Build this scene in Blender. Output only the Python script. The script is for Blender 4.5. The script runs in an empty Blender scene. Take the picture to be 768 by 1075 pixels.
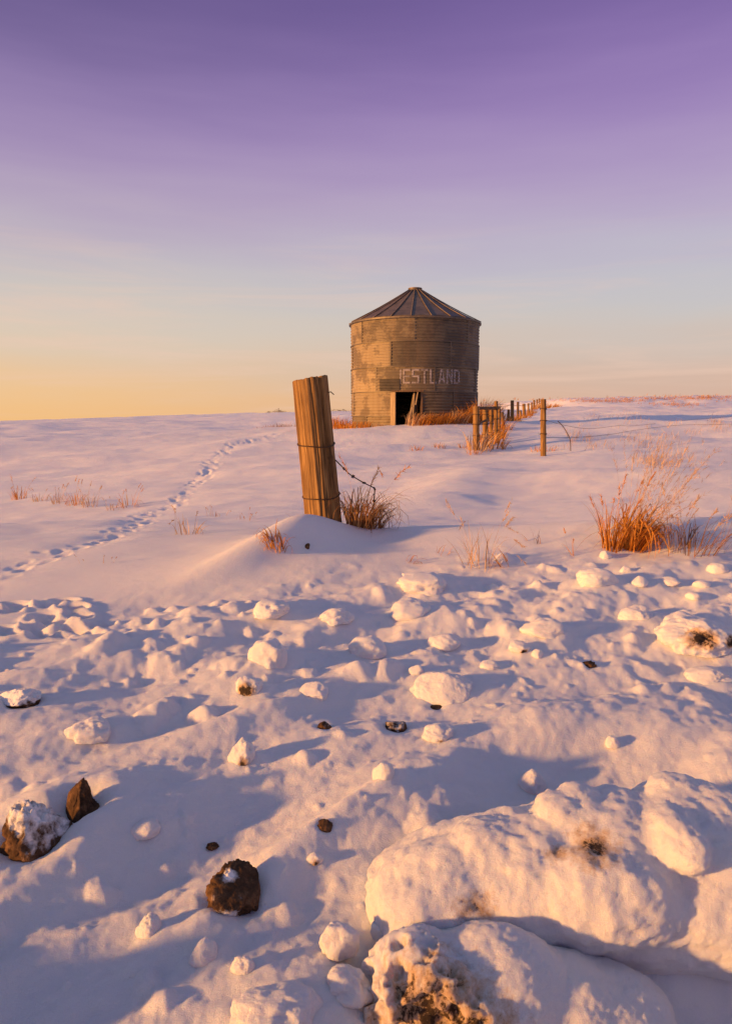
import bpy, bmesh, math, random
import numpy as np
from mathutils import Vector, Matrix, Euler

random.seed(7)
RNG = np.random.default_rng(7)
PI = math.pi
scene = bpy.context.scene
COL = scene.collection
F = 1075.0 * 24.0 / 36.0            # focal length in photo pixels
PITCH = math.radians(8.2)
CAMZ = 1.30
SUN_EL = math.radians(9.5)
SUN_DIR = Vector((-0.925, -0.38, 0)).normalized()   # towards the sun, on the ground
SUN_DIR = Vector((SUN_DIR.x * math.cos(SUN_EL), SUN_DIR.y * math.cos(SUN_EL), math.sin(SUN_EL)))

# ------------------------------------------------------------------ noise
def _h2(ix, iy, s):
    n = (ix.astype(np.int64) * 374761393 + iy.astype(np.int64) * 668265263 + s * 1442695041) & 0xFFFFFFFF
    n = ((n ^ (n >> 13)) * 1274126177) & 0xFFFFFFFF
    n = ((n ^ (n >> 15)) * 2246822519) & 0xFFFFFFFF
    return n ^ (n >> 16)
def gnoise(x, y, s=0):
    x = np.asarray(x, float); y = np.asarray(y, float)
    ix = np.floor(x); iy = np.floor(y); fx = x - ix; fy = y - iy
    u = fx*fx*fx*(fx*(fx*6-15)+10); v = fy*fy*fy*(fy*(fy*6-15)+10)
    def g(dx, dy):
        a = _h2(ix+dx, iy+dy, s) * (2*PI/4294967296.0)
        return np.cos(a)*(fx-dx) + np.sin(a)*(fy-dy)
    a = g(0,0); b = g(1,0); c = g(0,1); d = g(1,1)
    return 1.4*((a*(1-u)+b*u)*(1-v) + (c*(1-u)+d*u)*v)
def fbm(x, y, s=0, o=4, gain=.5, lac=2.03):
    t = 0; a = 1.0
    for k in range(o):
        t = t + a*gnoise(x, y, s+k*17); x = x*lac+3.1; y = y*lac-1.7; a *= gain
    return t
def vnoise3(p, s=0):
    i = np.floor(p).astype(np.int64); f = p - i; u = f*f*(3-2*f)
    def h(dx, dy, dz):
        n = ((i[:,0]+dx)*374761393 + (i[:,1]+dy)*668265263 + (i[:,2]+dz)*1103515245 + s*1442695041) & 0xFFFFFFFF
        n = ((n ^ (n >> 13)) * 1274126177) & 0xFFFFFFFF
        n = ((n ^ (n >> 15)) * 2246822519) & 0xFFFFFFFF
        return (n ^ (n >> 16))/2147483648.0 - 1
    X, Y, Z = u[:,0], u[:,1], u[:,2]
    def l(a, b, t): return a + (b-a)*t
    return l(l(l(h(0,0,0),h(1,0,0),X), l(h(0,1,0),h(1,1,0),X), Y),
             l(l(h(0,0,1),h(1,0,1),X), l(h(0,1,1),h(1,1,1),X), Y), Z)
def fbm3(p, s=0, o=4, gain=.5):
    t = 0; a = 1.0
    for k in range(o):
        t = t + a*vnoise3(p, s+k*13); p = p*2.07 + 5.3; a *= gain
    return t
def sstep(a, b, x):
    t = np.clip((np.asarray(x, float)-a)/(b-a), 0, 1); return t*t*(3-2*t)

# ------------------------------------------------------------------ terrain
KY = np.array([-400., -3, 0.0, 1.2, 2.0, 3.0, 4.0, 4.7, 5.6, 7.0, 10., 14., 17., 21., 26., 38., 60., 1000.])
KZ = np.array([0., 0, 0.0, 0.02, 0.12, 0.26, 0.38, 0.43, 0.38, 0.32, 0.40, 0.50, 0.62, 0.84, 0.88, 1.0, 1.3, 1.3])
KM = np.gradient(KZ, KY); KM[:2] = 0
def profile(y):
    y = np.clip(y, KY[0], KY[-1]-1e-3)
    i = np.clip(np.searchsorted(KY, y, side='right')-1, 0, len(KY)-2)
    h = KY[i+1]-KY[i]; t = (y-KY[i])/h
    return ((2*t**3-3*t**2+1)*KZ[i] + (t**3-2*t**2+t)*h*KM[i] + (-2*t**3+3*t**2)*KZ[i+1] + (t**3-t**2)*h*KM[i+1])

# smooth drifts and banks: (x, y, z, rx, ry, rotation)
DRIFTS = [
    (-0.40, 4.42, 0.13, 0.36, 0.30, 0.5),     # mound at the foot of the leaning post
    (-0.70, 4.10, 0.06, 0.65, 0.30, 0.6),
    (1.6, 22.6, 0.10, 3.6, 3.0, 0),           # under the bin
    (-1.35, -0.35, 0.05, 0.42, 0.75, 0.05), (-2.5, 0.2, 0.10, 0.5, 1.0, 0.1),  # out-of-view mounds left of the camera, added to throw shade over the foreground
    (2.1, 4.75, 0.15, 1.7, 0.36, 0.03), (2.0, 6.3, -0.10, 2.2, 0.6, 0.05),
    (-0.60, 4.12, 0.09, 0.50, 0.13, 0.85),
    
    (1.1, 8.6, 0.13, 0.55, 2.0, -0.35),       # drift ridge in the middle distance
    (3.3, 9.2, 0.14, 1.6, 0.8, 0.1),
    (-6.0, 9.0, 0.10, 3.0, 0.9, 0.15),
    (-3.5, 5.6, 0.06, 2.0, 0.5, 0.3),
    (5.4, 15.5, 0.14, 3.0, 0.9, 0.1),
    (0.70, 2.42, 0.09, 0.36, 0.16, 0.2), (0.10, 2.05, 0.05, 0.34, 0.46, 0.2), (1.35, 2.2, 0.08, 0.35, 0.30, 0.2),      # broad hump in the foreground right
    (-0.15, 1.75, 0.035, 0.50, 0.055, 0.75),  # long lit ridges running up to the right
    (-0.42, 1.62, 0.03, 0.45, 0.05, 0.55),
    (-0.55, 2.3, 0.03, 0.5, 0.06, 0.5),
    (0.05, 2.75, 0.03, 0.6, 0.07, 0.45),
    (-0.9, 3.0, 0.015, 0.7, 0.10, 0.4),
]
EXTRA = []       # skirts and hollows round placed things: (x, y, height, radius)
PITS = []        # footprints
LUMPS = []

def base(x, y):
    x = np.asarray(x, float); y = np.asarray(y, float)
    r = np.hypot(x, y)
    near = profile(y) + 0.02*x*sstep(3, 9, y) - 0.22*sstep(-0.5, -6, x)*sstep(3.5, 8, y)
    near = near - (0.055*np.clip(x, -2.5, 0)+0.085*np.clip(x, 0, 2.5))*(1-sstep(2.2, 3.8, y))*sstep(-4, -1, y)
    ya = np.abs(y); q = -0.10*ya; d = x-q; sm = 0.04*ya+2.0
    lat = q+0.5*(d-np.sqrt(d*d+sm*sm))                       # the plain tilts down to the left only
    far = CAMZ + 0.0046*ya + 0.033*lat + 0.012*sm
    hy = np.exp(-(np.clip(95-y, 0, None)/24.0)**2)*sstep(-5, 30, y)
    far = far + hy*(1.75*sstep(20.5, 27.0, x) + 0.014*np.clip(x-26, 0, 60))
    w = sstep(24, 100, r)
    far = far + 0.0022*r*sstep(60, 120, r)*(1-sstep(170, 300, r))*fbm(x/70, y/70, 91, 3)*0.6
    z = near*(1-w) + far*w
    for (cx, cy, h, rx, ry, a) in DRIFTS:
        dx = x-cx; dy = y-cy; c, s = math.cos(a), math.sin(a)
        u = (dx*c+dy*s)/rx; v = (-dx*s+dy*c)/ry
        z = z + h*np.exp(-(u*u+v*v))
    return z
def drift(x, y):
    c, s = math.cos(0.42), math.sin(0.42)
    u = x*c+y*s; v = -x*s+y*c
    r = np.hypot(x, y)
    m = sstep(3.2, 6.0, y) + sstep(2, 4, np.abs(x))*(1-sstep(3.2, 6, y))
    z = 0.15*fbm(u/5.5, v/2.8, 5, 3)*np.clip(m, 0, 1)*(0.40+0.60*sstep(5, 14, r))
    z = z + 0.22*fbm(u/26, v/14, 15, 2)*sstep(14, 40, r)
    z = z + (0.024*fbm(u/1.3, v/0.5, 25, 3)+0.006*fbm(u/.40, v/.14, 27, 2))*sstep(3.3, 5.5, r)*(1-sstep(40, 90, r))
    z = z + 0.22*fbm(u/9, v/4, 29, 3)*sstep(16, 30, r)*sstep(2, 8, x)
    return z
def roughness(x, y):
    yb = 4.28 + 0.12*np.clip(x, 0, 3) - 0.62*np.clip(-x, 0, 3) + 0.26*gnoise(x/0.9, y/0.9, 71)
    return (1-sstep(yb-1.0, yb+0.35, y))*sstep(-6, -3, y)*(1-sstep(4.5, 7.5, np.abs(x)))
def rough(x, y):
    m = roughness(x, y)
    c, s = math.cos(0.62), math.sin(0.62)
    u = x*c+y*s; v = -x*s+y*c
    far = sstep(2.2, 3.6, y)
    z = 0.058*fbm(u/1.05, v/0.40, 33, 2, .45)
    z = z + (0.013+0.005*far)*fbm(u/0.30, v/0.15, 35, 4, .55)
    z = z + 0.0012*fbm(x/0.024, y/0.024, 45, 2)*(1-sstep(1.8, 3.2, y))
    b = 1-np.abs(gnoise(u/0.62, v/0.24, 37)); z = z + 0.012*(b*b-0.5)
    z = z + 0.0018*fbm(x/0.06, y/0.06, 43, 3)
    q = np.maximum(gnoise(x/0.12, y/0.12, 39)-.15, 0); z = z + 0.026*far*q**1.3
    return z*m
def soft(x, y): return base(x, y) + drift(x, y)
def bumpy(x, y): return soft(x, y) + rough(x, y)
def H(x, y):
    shape = np.shape(x)
    x = np.atleast_1d(np.asarray(x, float)).ravel(); y = np.atleast_1d(np.asarray(y, float)).ravel()
    z = soft(x, y) + rough(x, y)
    r2 = None
    flat = np.zeros_like(z)
    for (cx, cy, h, rad, el) in LUMPS:
        k = np.nonzero((np.abs(x-cx) < rad*1.5) & (np.abs(y-cy) < rad*1.5))[0]
        if len(k):
            dx = (x[k]-cx)/rad; dy = (y[k]-cy)/(rad*el)
            wob = 1+0.28*gnoise(dx*1.3+cx*7, dy*1.3+cy*5, 51)+0.12*gnoise(dx*3.1+cx, dy*3.1, 53)
            d = np.clip((dx*dx+dy*dy)/(wob*wob), 0, 1)
            z[k] += h*(1-d)**1.7
    for (cx, cy, h, rad) in EXTRA:
        k = np.nonzero((np.abs(x-cx) < rad*2.6) & (np.abs(y-cy) < rad*2.6))[0]
        if len(k): z[k] += h*np.exp(-((x[k]-cx)**2+(y[k]-cy)**2)/(rad*rad))
    for (cx, cy, dep, rad, sx, sy) in PITS:
        k = np.nonzero((np.abs(x-cx) < rad*3) & (np.abs(y-cy) < rad*3))[0]
        if len(k):
            dx = x[k]-cx; dy = y[k]-cy
            a = (dx*sx+dy*sy)/(rad*1.3); b = (-dx*sy+dy*sx)/(rad*0.75)
            d = a*a+b*b
            z[k] += -dep*np.exp(-d*d) + 0.35*dep*np.exp(-((np.sqrt(d)-1.55)/0.35)**2)
    return z.reshape(shape) if shape else float(z[0])

def ray(px, py):
    a = (px-384.0)/F; v = (537.5-py)/F
    return Vector((a, math.cos(PITCH)+v*math.sin(PITCH), -math.sin(PITCH)+v*math.cos(PITCH)))
def at_dist(px, py, Y):
    d = ray(px, py); t = Y/d.y
    return Vector((d.x*t, Y, CAMZ+d.z*t))
_T = np.exp(np.linspace(math.log(0.7), math.log(400), 6000))
def at(px, py, fn=None):
    d = ray(px, py); fn = fn or soft
    t = _T; z = CAMZ+d.z*t
    g = fn(d.x*t, d.y*t)
    k = np.nonzero(z <= g)[0]
    t = t[k[0]] if len(k) else 60.0
    return Vector((d.x*t, d.y*t, CAMZ+d.z*t))

# ------------------------------------------------------------------ object helpers
def tag(o, label=None, cat=None, group=None, kind=None):
    if label: o['label'] = label
    if cat: o['category'] = cat
    if group: o['group'] = group
    if kind: o['kind'] = kind
    return o
def empty(name, loc, rot=(0,0,0)):
    o = bpy.data.objects.new(name, None); COL.objects.link(o)
    o.location = loc; o.rotation_euler = rot; o.empty_display_size = .1
    return o
def mesh_obj(name, V, Fs, mat, parent=None, smooth=True, loc=None, attrs=None):
    me = bpy.data.meshes.new(name)
    me.from_pydata([tuple(v) for v in V], [], Fs); me.update()
    if attrs:
        for k, val in attrs.items():
            a = me.attributes.new(k, 'FLOAT', 'POINT'); a.data.foreach_set('value', np.asarray(val, np.float32))
    if smooth: me.polygons.foreach_set('use_smooth', [True]*len(me.polygons))
    if mat: me.materials.append(mat)
    o = bpy.data.objects.new(name, me); COL.objects.link(o)
    if parent: o.parent = parent
    if loc is not None: o.location = loc
    return o
class MB:
    def __init__(s): s.V = []; s.F = []; s.A = []
    def add(s, V, Fs, a=0.0):
        n = len(s.V); s.V += [Vector(v) for v in V]; s.F += [[i+n for i in f] for f in Fs]; s.A += [a]*len(V)
    def box(s, size, M=Matrix.Identity(4), a=0.0, bev=0.0):
        x, y, z = [k/2 for k in size]
        bm = bmesh.new()
        bmesh.ops.create_cube(bm, size=1); bmesh.ops.scale(bm, vec=size, verts=bm.verts)
        if bev: bmesh.ops.bevel(bm, geom=bm.edges[:], offset=bev, segments=2, affect='EDGES', profile=.5)
        bm.verts.index_update()
        s.add([M @ v.co for v in bm.verts], [[v.index for v in f.verts] for f in bm.faces], a); bm.free()
    def tube(s, pts, r, n=6, a=0.0):
        pts = [Vector(p) for p in pts]; V = []; Fs = []
        for i, p in enumerate(pts):
            t = (pts[min(i+1, len(pts)-1)]-pts[max(i-1, 0)]).normalized()
            u = t.cross(Vector((0,0,1)) if abs(t.z) < .9 else Vector((0,1,0))).normalized(); w = t.cross(u)
            rr = r[i] if isinstance(r, (list, tuple)) else r
            for k in range(n):
                q = 2*PI*k/n; V.append(p+u*math.cos(q)*rr+w*math.sin(q)*rr)
        for i in range(len(pts)-1):
            for k in range(n): Fs.append([i*n+k, i*n+(k+1)%n, (i+1)*n+(k+1)%n, (i+1)*n+k])
        Fs.append(list(range(n))[::-1]); Fs.append([(len(pts)-1)*n+k for k in range(n)])
        s.add(V, Fs, a)
    def build(s, name, mat, parent=None, smooth=True, loc=None):
        return mesh_obj(name, s.V, s.F, mat, parent, smooth, loc, {'tone': s.A})

# ------------------------------------------------------------------ materials
class Mat:
    def __init__(s, name):
        s.m = bpy.data.materials.new(name); s.m.use_nodes = True
        s.t = s.m.node_tree; s.n = s.t.nodes; s.p = s.n['Principled BSDF']; s.out = s.n['Material Output']
    def node(s, typ, **kw):
        n = s.n.new(typ)
        for k, v in kw.items():
            if k in n.inputs.keys(): n.inputs[k].default_value = v
            else: setattr(n, k, v)
        return n
    def link(s, a, b): s.t.links.new(a, b)
    def coord(s, kind='Object', scale=None):
        tc = s.node('ShaderNodeTexCoord')
        if scale is None: return tc.outputs[kind]
        mp = s.node('ShaderNodeMapping'); mp.inputs['Scale'].default_value = scale
        s.link(tc.outputs[kind], mp.inputs[0]); return mp.outputs[0]
    def noise(s, co, scale, detail=4, rough=.55):
        n = s.node('ShaderNodeTexNoise'); n.inputs['Scale'].default_value = scale
        n.inputs['Detail'].default_value = detail; n.inputs['Roughness'].default_value = rough
        s.link(co, n.inputs['Vector']); return n.outputs['Fac']
    def ramp(s, fac, stops):
        r = s.node('ShaderNodeValToRGB'); e = r.color_ramp.elements
        while len(e) < len(stops): e.new(.5)
        for k, (pos, c) in enumerate(stops):
            e[k].position = pos; e[k].color = (*c, 1) if not isinstance(c, (int, float)) else (c, c, c, 1)
        s.link(fac, r.inputs[0]); return r.outputs[0]
    def math(s, op, a, b=None, clamp=False):
        n = s.node('ShaderNodeMath', operation=op, use_clamp=clamp)
        for k, v in enumerate((a, b)):
            if v is None: continue
            if isinstance(v, (int, float)): n.inputs[k].default_value = v
            else: s.link(v, n.inputs[k])
        return n.outputs[0]
    def mix(s, fac, a, b, blend='MIX'):
        n = s.node('ShaderNodeMix', data_type='RGBA', blend_type=blend)
        for sock, v in ((n.inputs['Factor'], fac), (n.inputs[6], a), (n.inputs[7], b)):
            if isinstance(v, (int, float)): sock.default_value = v
            elif isinstance(v, tuple): sock.default_value = (*v, 1)
            else: s.link(v, sock)
        return n.outputs[2]
    def attr(s, name): return s.node('ShaderNodeAttribute', attribute_name=name).outputs['Fac']
    def bump(s, h, strength, dist, prev=None):
        b = s.node('ShaderNodeBump'); b.inputs['Strength'].default_value = strength; b.inputs['Distance'].default_value = dist
        s.link(h, b.inputs['Height'])
        if prev is not None: s.link(prev, b.inputs['Normal'])
        s.link(b.outputs[0], s.p.inputs['Normal']); return b.outputs[0]
    def set(s, **kw):
        for k, v in kw.items():
            k = k.replace('_', ' ')
            if hasattr(v, 'is_linked'): s.link(v, s.p.inputs[k])
            else: s.p.inputs[k].default_value = (*v, 1) if isinstance(v, tuple) and len(v) == 3 and k != 'Subsurface Radius' else v
        return s

SNOW = (0.83, 0.82, 0.86)
def snow_mat(name, dirt=False):
    M = Mat(name)
    co = M.node('ShaderNodeNewGeometry').outputs['Position'] if not dirt else M.coord('Object')
    tint = M.noise(co, 2.2, 3)
    c = M.ramp(tint, [(.3, SNOW), (.7, (0.80, 0.80, 0.85))])
    h1 = M.noise(co, 120, 5, .7); h2 = M.noise(co, 480, 3, .65); h3 = M.noise(co, 22, 3, .5)
    c = M.mix(M.ramp(M.noise(co, 420, 2, .6), [(.38, .10), (.62, 0.0)]), c, (.50, .50, .58))
    if dirt:
        d = M.attr('dirt'); n1 = M.noise(co, 24, 9, .74); n2 = M.noise(co, 70, 6, .72)
        nn = M.math('MULTIPLY', M.math('SUBTRACT', n1, 0.5), 1.5)
        f = M.math('ADD', d, nn)
        tan = M.ramp(f, [(.22, 0.0), (.62, 1.0)])
        dk = M.ramp(M.math('ADD', f, M.math('MULTIPLY', M.math('SUBTRACT', n2, .5), 1.1)), [(.64, 0.0), (.80, 1.0)])
        tan = M.math('MULTIPLY', tan, 0.80)
        c = M.mix(tan, c, (0.50, 0.29, 0.11))
        c = M.mix(dk, c, (0.055, 0.032, 0.018))
    M.set(Base_Color=c, Roughness=.62, Specular_IOR_Level=.25, Subsurface_Weight=.5, Subsurface_Scale=.018)
    M.p.inputs['Subsurface Radius'].default_value = (1.0, .75, .55)
    b = M.bump(h3, .28, .012); b = M.bump(h1, .70, .006, b); M.bump(h2, .80, .003, b)
    return M.m
M_SNOW = snow_mat('snow_surface'); M_CHUNK = snow_mat('snow_with_soil', True)

def soil_mat():
    M = Mat('frozen_soil'); co = M.coord('Object')
    n = M.noise(co, 30, 6, .7); n2 = M.noise(co, 9, 4, .6)
    c = M.ramp(n, [(.30, (.020, .011, .007)), (.52, (.080, .042, .022)), (.75, (.24, .13, .065))])
    sn = M.math('ADD', M.attr('snow'), M.math('MULTIPLY', M.math('SUBTRACT', M.noise(co, 26, 6, .72), .5), 1.5))
    f = M.ramp(sn, [(.40, 0.0), (.85, .92)])
    c = M.mix(f, c, SNOW)
    M.set(Base_Color=c, Roughness=.85, Specular_IOR_Level=.2)
    b = M.bump(n2, .5, .02); M.bump(n, .8, .012, b)
    return M.m
M_SOIL = soil_mat()

def wood_mat(name, dark, mid, lite, scale=1.0):
    M = Mat(name)
    co = M.coord('Object', (34*scale, 34*scale, 1.5*scale)); co2 = M.coord('Object', (120*scale, 120*scale, 4*scale))
    co3 = M.coord('Object', (7*scale, 7*scale, 3.0*scale))
    n = M.noise(co, 1.0, 6, .65); n2 = M.noise(co2, 1.0, 5, .7); n3 = M.noise(co3, 1.0, 3)
    f = M.math('ADD', M.math('MULTIPLY', n, .6), M.math('MULTIPLY', n2, .4))
    c = M.ramp(f, [(.36, dark), (.5, mid), (.64, lite)])
    c = M.mix(M.ramp(n3, [(.46, 0.0), (.72, .6)]), c, tuple(k*1.5 for k in dark))
    ck = M.noise(M.coord('Object', (48*scale, 48*scale, 1.1*scale)), 1.0, 2)
    c = M.mix(M.ramp(ck, [(.66, 0.0), (.70, .85)]), c, tuple(k*.4 for k in dark))
    kn = M.noise(M.coord('Object', (9*scale, 9*scale, 7*scale)), 1.0, 1)
    c = M.mix(M.ramp(kn, [(.74, 0.0), (.78, .8)]), c, tuple(k*.6 for k in dark))
    M.set(Base_Color=c, Roughness=.8, Specular_IOR_Level=.25)
    b = M.bump(n, .6, .012); M.bump(n2, .5, .006, b)
    return M.m
M_POST = wood_mat('weathered_post_wood', (.05, .024, .009), (.235, .128, .044), (.43, .26, .10))
M_OLDWOOD = wood_mat('old_grey_board', (.10, .07, .05), (.24, .18, .13), (.36, .28, .20))
M_DARKWOOD = wood_mat('dark_fence_wood', (.05, .032, .02), (.14, .085, .05), (.22, .14, .085))

def bin_mat():
    M = Mat('weathered_galvanised_sheet')
    co = M.coord('Object'); tone = M.attr('tone')
    n = M.noise(co, 1.6, 6, .65); n2 = M.noise(co, 7, 6, .7); fine = M.noise(M.coord('Object', (30, 30, 90)), 1, 4)
    streak = M.noise(M.coord('Object', (9, 9, .5)), 1, 4)
    blotch = M.ramp(M.math('ADD', n, M.math('MULTIPLY', M.math('SUBTRACT', n2, .5), .35)), [(.46, 0.0), (.54, 1.0)])
    lite = M.mix(tone, (.075, .064, .050), (.36, .28, .165))  # low tone kept dark so right-hand sheets carry painted shade
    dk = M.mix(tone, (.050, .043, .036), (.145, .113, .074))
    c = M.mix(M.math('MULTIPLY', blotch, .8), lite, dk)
    c = M.mix(M.math('MULTIPLY', M.ramp(streak, [(.5, 0.0), (.75, 1.0)]), .35), c, (.17, .095, .05))
    c = M.mix(M.math('MULTIPLY', fine, .30), c, (.13, .10, .08))
    M.set(Base_Color=c, Metallic=.10, Roughness=.62, Specular_IOR_Level=.35)
    M.bump(n2, .15, .01)
    return M.m
M_BIN = bin_mat()
def metal_mat(name, c1, c2, metallic=.3, rough=.55):
    M = Mat(name); co = M.coord('Object'); n = M.noise(co, 4, 5, .65)
    M.set(Base_Color=M.ramp(n, [(.35, c1), (.65, c2)]), Metallic=metallic, Roughness=rough); M.bump(M.noise(co, 20, 4), .2, .005)
    return M.m
M_ROOF = metal_mat('dull_roof_sheet', (.085, .066, .060), (.15, .115, .10), .3, .5)
M_RIB = metal_mat('roof_rib_metal', (.12, .095, .075), (.20, .155, .12), .2, .6)
M_PATCH = metal_mat('dark_patch_sheet', (.085, .07, .055), (.14, .11, .085), .3)
M_WIRE = metal_mat('rusty_wire', (.03, .018, .012), (.085, .045, .025), .5, .6)
M_INSIDE = metal_mat('dark_inside_sheet', (.05, .045, .04), (.09, .08, .07), .2)
def paint_mat():
    M = Mat('faded_lettering_paint'); co = M.coord('Object')
    n = M.noise(co, 9, 6, .7)
    f = M.ramp(n, [(.36, 0.0), (.56, 1.0)])
    M.set(Base_Color=M.mix(f, (.15, .125, .105), (.37, .33, .345)), Roughness=.7)
    return M.m
M_PAINT = paint_mat()
def grass_mat(name, a, b, c):
    M = Mat(name)
    col = M.ramp(M.attr('tone'), [(0.0, a), (.5, b), (1.0, c)])
    M.set(Base_Color=col, Roughness=.7, Specular_IOR_Level=.2)
    tr = M.node('ShaderNodeBsdfTranslucent'); M.link(col, tr.inputs[0])
    mx = M.node('ShaderNodeMixShader'); mx.inputs[0].default_value = .35
    M.link(M.p.outputs[0], mx.inputs[1]); M.link(tr.outputs[0], mx.inputs[2]); M.link(mx.outputs[0], M.out.inputs[0])
    return M.m
M_GRASS = grass_mat('dry_orange_grass', (.28, .095, .014), (.60, .24, .035), (.74, .39, .09))
M_PALE = grass_mat('pale_dry_grass', (.36, .22, .13), (.56, .36, .21), (.72, .52, .33))
M_RUST = grass_mat('rusty_dry_grass', (.16, .07, .03), (.42, .20, .07), (.62, .38, .16))
M_BROWN = grass_mat('brown_dead_grass', (.13, .06, .03), (.32, .15, .06), (.52, .27, .11))
def plain(name, c, r=.9):
    M = Mat(name); n = M.noise(M.coord('Object'), .3, 3)
    M.set(Base_Color=M.ramp(n, [(.3, c), (.7, tuple(k*1.5 for k in c))]), Roughness=r); return M.m
M_TREES = plain('bare_far_trees', (.10, .075, .07))

# ------------------------------------------------------------------ world, sun, camera
def s2l(r, g, b): return tuple(((k/255)/12.92 if k/255 <= .04045 else ((k/255+.055)/1.055)**2.4) for k in (r, g, b))
def build_world():
    w = bpy.data.worlds.new("World"); scene.world = w; w.use_nodes = True
    t = w.node_tree; N = t.nodes; L = t.links.new
    bg = N['Background']; out = N['World Output']
    sky = N.new('ShaderNodeTexSky'); sky.sky_type = 'NISHITA'; sky.sun_disc = False
    sky.sun_elevation = SUN_EL; sky.sun_rotation = math.atan2(SUN_DIR.x, SUN_DIR.y)
    bg.inputs[1].default_value = 0.05
    L(sky.outputs[0], bg.inputs[0])
    tc = N.new('ShaderNodeTexCoord'); nz = N.new('ShaderNodeVectorMath'); nz.operation = 'NORMALIZE'
    L(tc.outputs['Generated'], nz.inputs[0])
    sp = N.new('ShaderNodeSeparateXYZ'); L(nz.outputs[0], sp.inputs[0])
    # faint streaks of high cloud bend the colour bands
    mp = N.new('ShaderNodeMapping'); mp.inputs['Scale'].default_value = (2.2, 2.2, 16); mp.inputs['Rotation'].default_value = (0, .12, 0)
    L(nz.outputs[0], mp.inputs[0])
    ns = N.new('ShaderNodeTexNoise'); ns.inputs['Scale'].default_value = 1.6; ns.inputs['Detail'].default_value = 5; L(mp.outputs[0], ns.inputs['Vector'])
    def mth(op, a, b):
        n = N.new('ShaderNodeMath'); n.operation = op
        for k, v in enumerate((a, b)):
            if isinstance(v, (int, float)): n.inputs[k].default_value = v
            else: L(v, n.inputs[k])
        return n.outputs[0]
    z = mth('ADD', sp.outputs[2], mth('MULTIPLY', mth('SUBTRACT', ns.outputs[0], .5), .055))
    def ramp(stops):
        r = N.new('ShaderNodeValToRGB'); e = r.color_ramp.elements; r.color_ramp.interpolation = 'B_SPLINE'
        while len(e) < len(stops): e.new(.5)
        for k, (p, c) in enumerate(stops): e[k].position = p; e[k].color = (*s2l(*c), 1)
        L(z, r.inputs[0]); return r.outputs[0]
    warm = ramp([(0, (243, 190, 126)), (.03, (237, 194, 145)), (.065, (227, 194, 161)), (.105, (218, 200, 180)), (.155, (203, 194, 188)), (.20, (193, 184, 190)), (.25, (184, 168, 188)), (.31, (166, 144, 182)), (.37, (144, 122, 170)), (.43, (112, 94, 144)), (.50, (96, 80, 132)), (.58, (96, 84, 134)), (.76, (119, 135, 158)), (1, (128, 146, 168))])
    cool = ramp([(0, (217, 172, 150)), (.03, (211, 174, 156)), (.065, (205, 178, 165)), (.105, (204, 189, 180)), (.15, (194, 191, 193)), (.20, (188, 182, 197)), (.26, (182, 164, 194)), (.33, (165, 140, 187)), (.40, (146, 118, 177)), (.46, (122, 97, 159)), (.53, (108, 85, 147)), (.60, (102, 87, 144)), (.76, (119, 135, 158)), (1, (128, 146, 168))])
    mr = N.new('ShaderNodeMapRange'); mr.interpolation_type = 'SMOOTHSTEP'
    mr.inputs['From Min'].default_value = .45; mr.inputs['From Max'].default_value = -.55; L(sp.outputs[0], mr.inputs[0])
    mx = N.new('ShaderNodeMix'); mx.data_type = 'RGBA'; L(mr.outputs[0], mx.inputs['Factor']); L(cool, mx.inputs[6]); L(warm, mx.inputs[7])
    # thin veils of high cloud low in the sky
    mp2 = N.new('ShaderNodeMapping'); mp2.inputs['Scale'].default_value = (1.6, 1.6, 20); mp2.inputs['Rotation'].default_value = (.03, -.05, 0.4)
    L(nz.outputs[0], mp2.inputs[0])
    n2 = N.new('ShaderNodeTexNoise'); n2.inputs['Scale'].default_value = 1.5; n2.inputs['Detail'].default_value = 8; n2.inputs['Roughness'].default_value = .62; n2.inputs['Distortion'].default_value = .6; L(mp2.outputs[0], n2.inputs['Vector'])
    m1 = N.new('ShaderNodeMapRange'); m1.interpolation_type = 'SMOOTHSTEP'; m1.inputs['From Min'].default_value = .44; m1.inputs['From Max'].default_value = .72; L(n2.outputs[0], m1.inputs[0])
    m2 = N.new('ShaderNodeMapRange'); m2.interpolation_type = 'SMOOTHSTEP'; m2.inputs['From Min'].default_value = .30; m2.inputs['From Max'].default_value = .10; L(sp.outputs[2], m2.inputs[0])
    cf = mth('MULTIPLY', mth('MULTIPLY', m1.outputs[0], m2.outputs[0]), .42)
    mx2 = N.new('ShaderNodeMix'); mx2.data_type = 'RGBA'; L(cf, mx2.inputs['Factor']); L(mx.outputs[2], mx2.inputs[6]); mx2.inputs[7].default_value = (*s2l(236, 198, 178), 1)
    mx = mx2
    bg2 = N.new('ShaderNodeBackground'); bg2.inputs[1].default_value = 0.665; L(mx.outputs[2], bg2.inputs[0])
    ad = N.new('ShaderNodeAddShader'); L(bg.outputs[0], ad.inputs[0]); L(bg2.outputs[0], ad.inputs[1])
    bg.inputs[1].default_value = 0.006
    L(ad.outputs[0], out.inputs[0])
build_world()
sl = bpy.data.lights.new('sun', 'SUN'); sl.energy = 5.0; sl.angle = math.radians(2.6); sl.color = (1, .455, .115)
so = bpy.data.objects.new('sun', sl); COL.objects.link(so)
so.rotation_euler = (-SUN_DIR).to_track_quat('-Z', 'Y').to_euler(); so.location = (-20, -6, 6)
cd = bpy.data.cameras.new('camera'); cam = bpy.data.objects.new('camera', cd); COL.objects.link(cam)
cd.sensor_fit = 'VERTICAL'; cd.sensor_height = 36; cd.sensor_width = 36; cd.lens = 24; cd.clip_start = .05; cd.clip_end = 6000
cam.location = (0, 0, CAMZ); cam.rotation_euler = (PI/2-PITCH, 0, 0); scene.camera = cam
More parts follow.
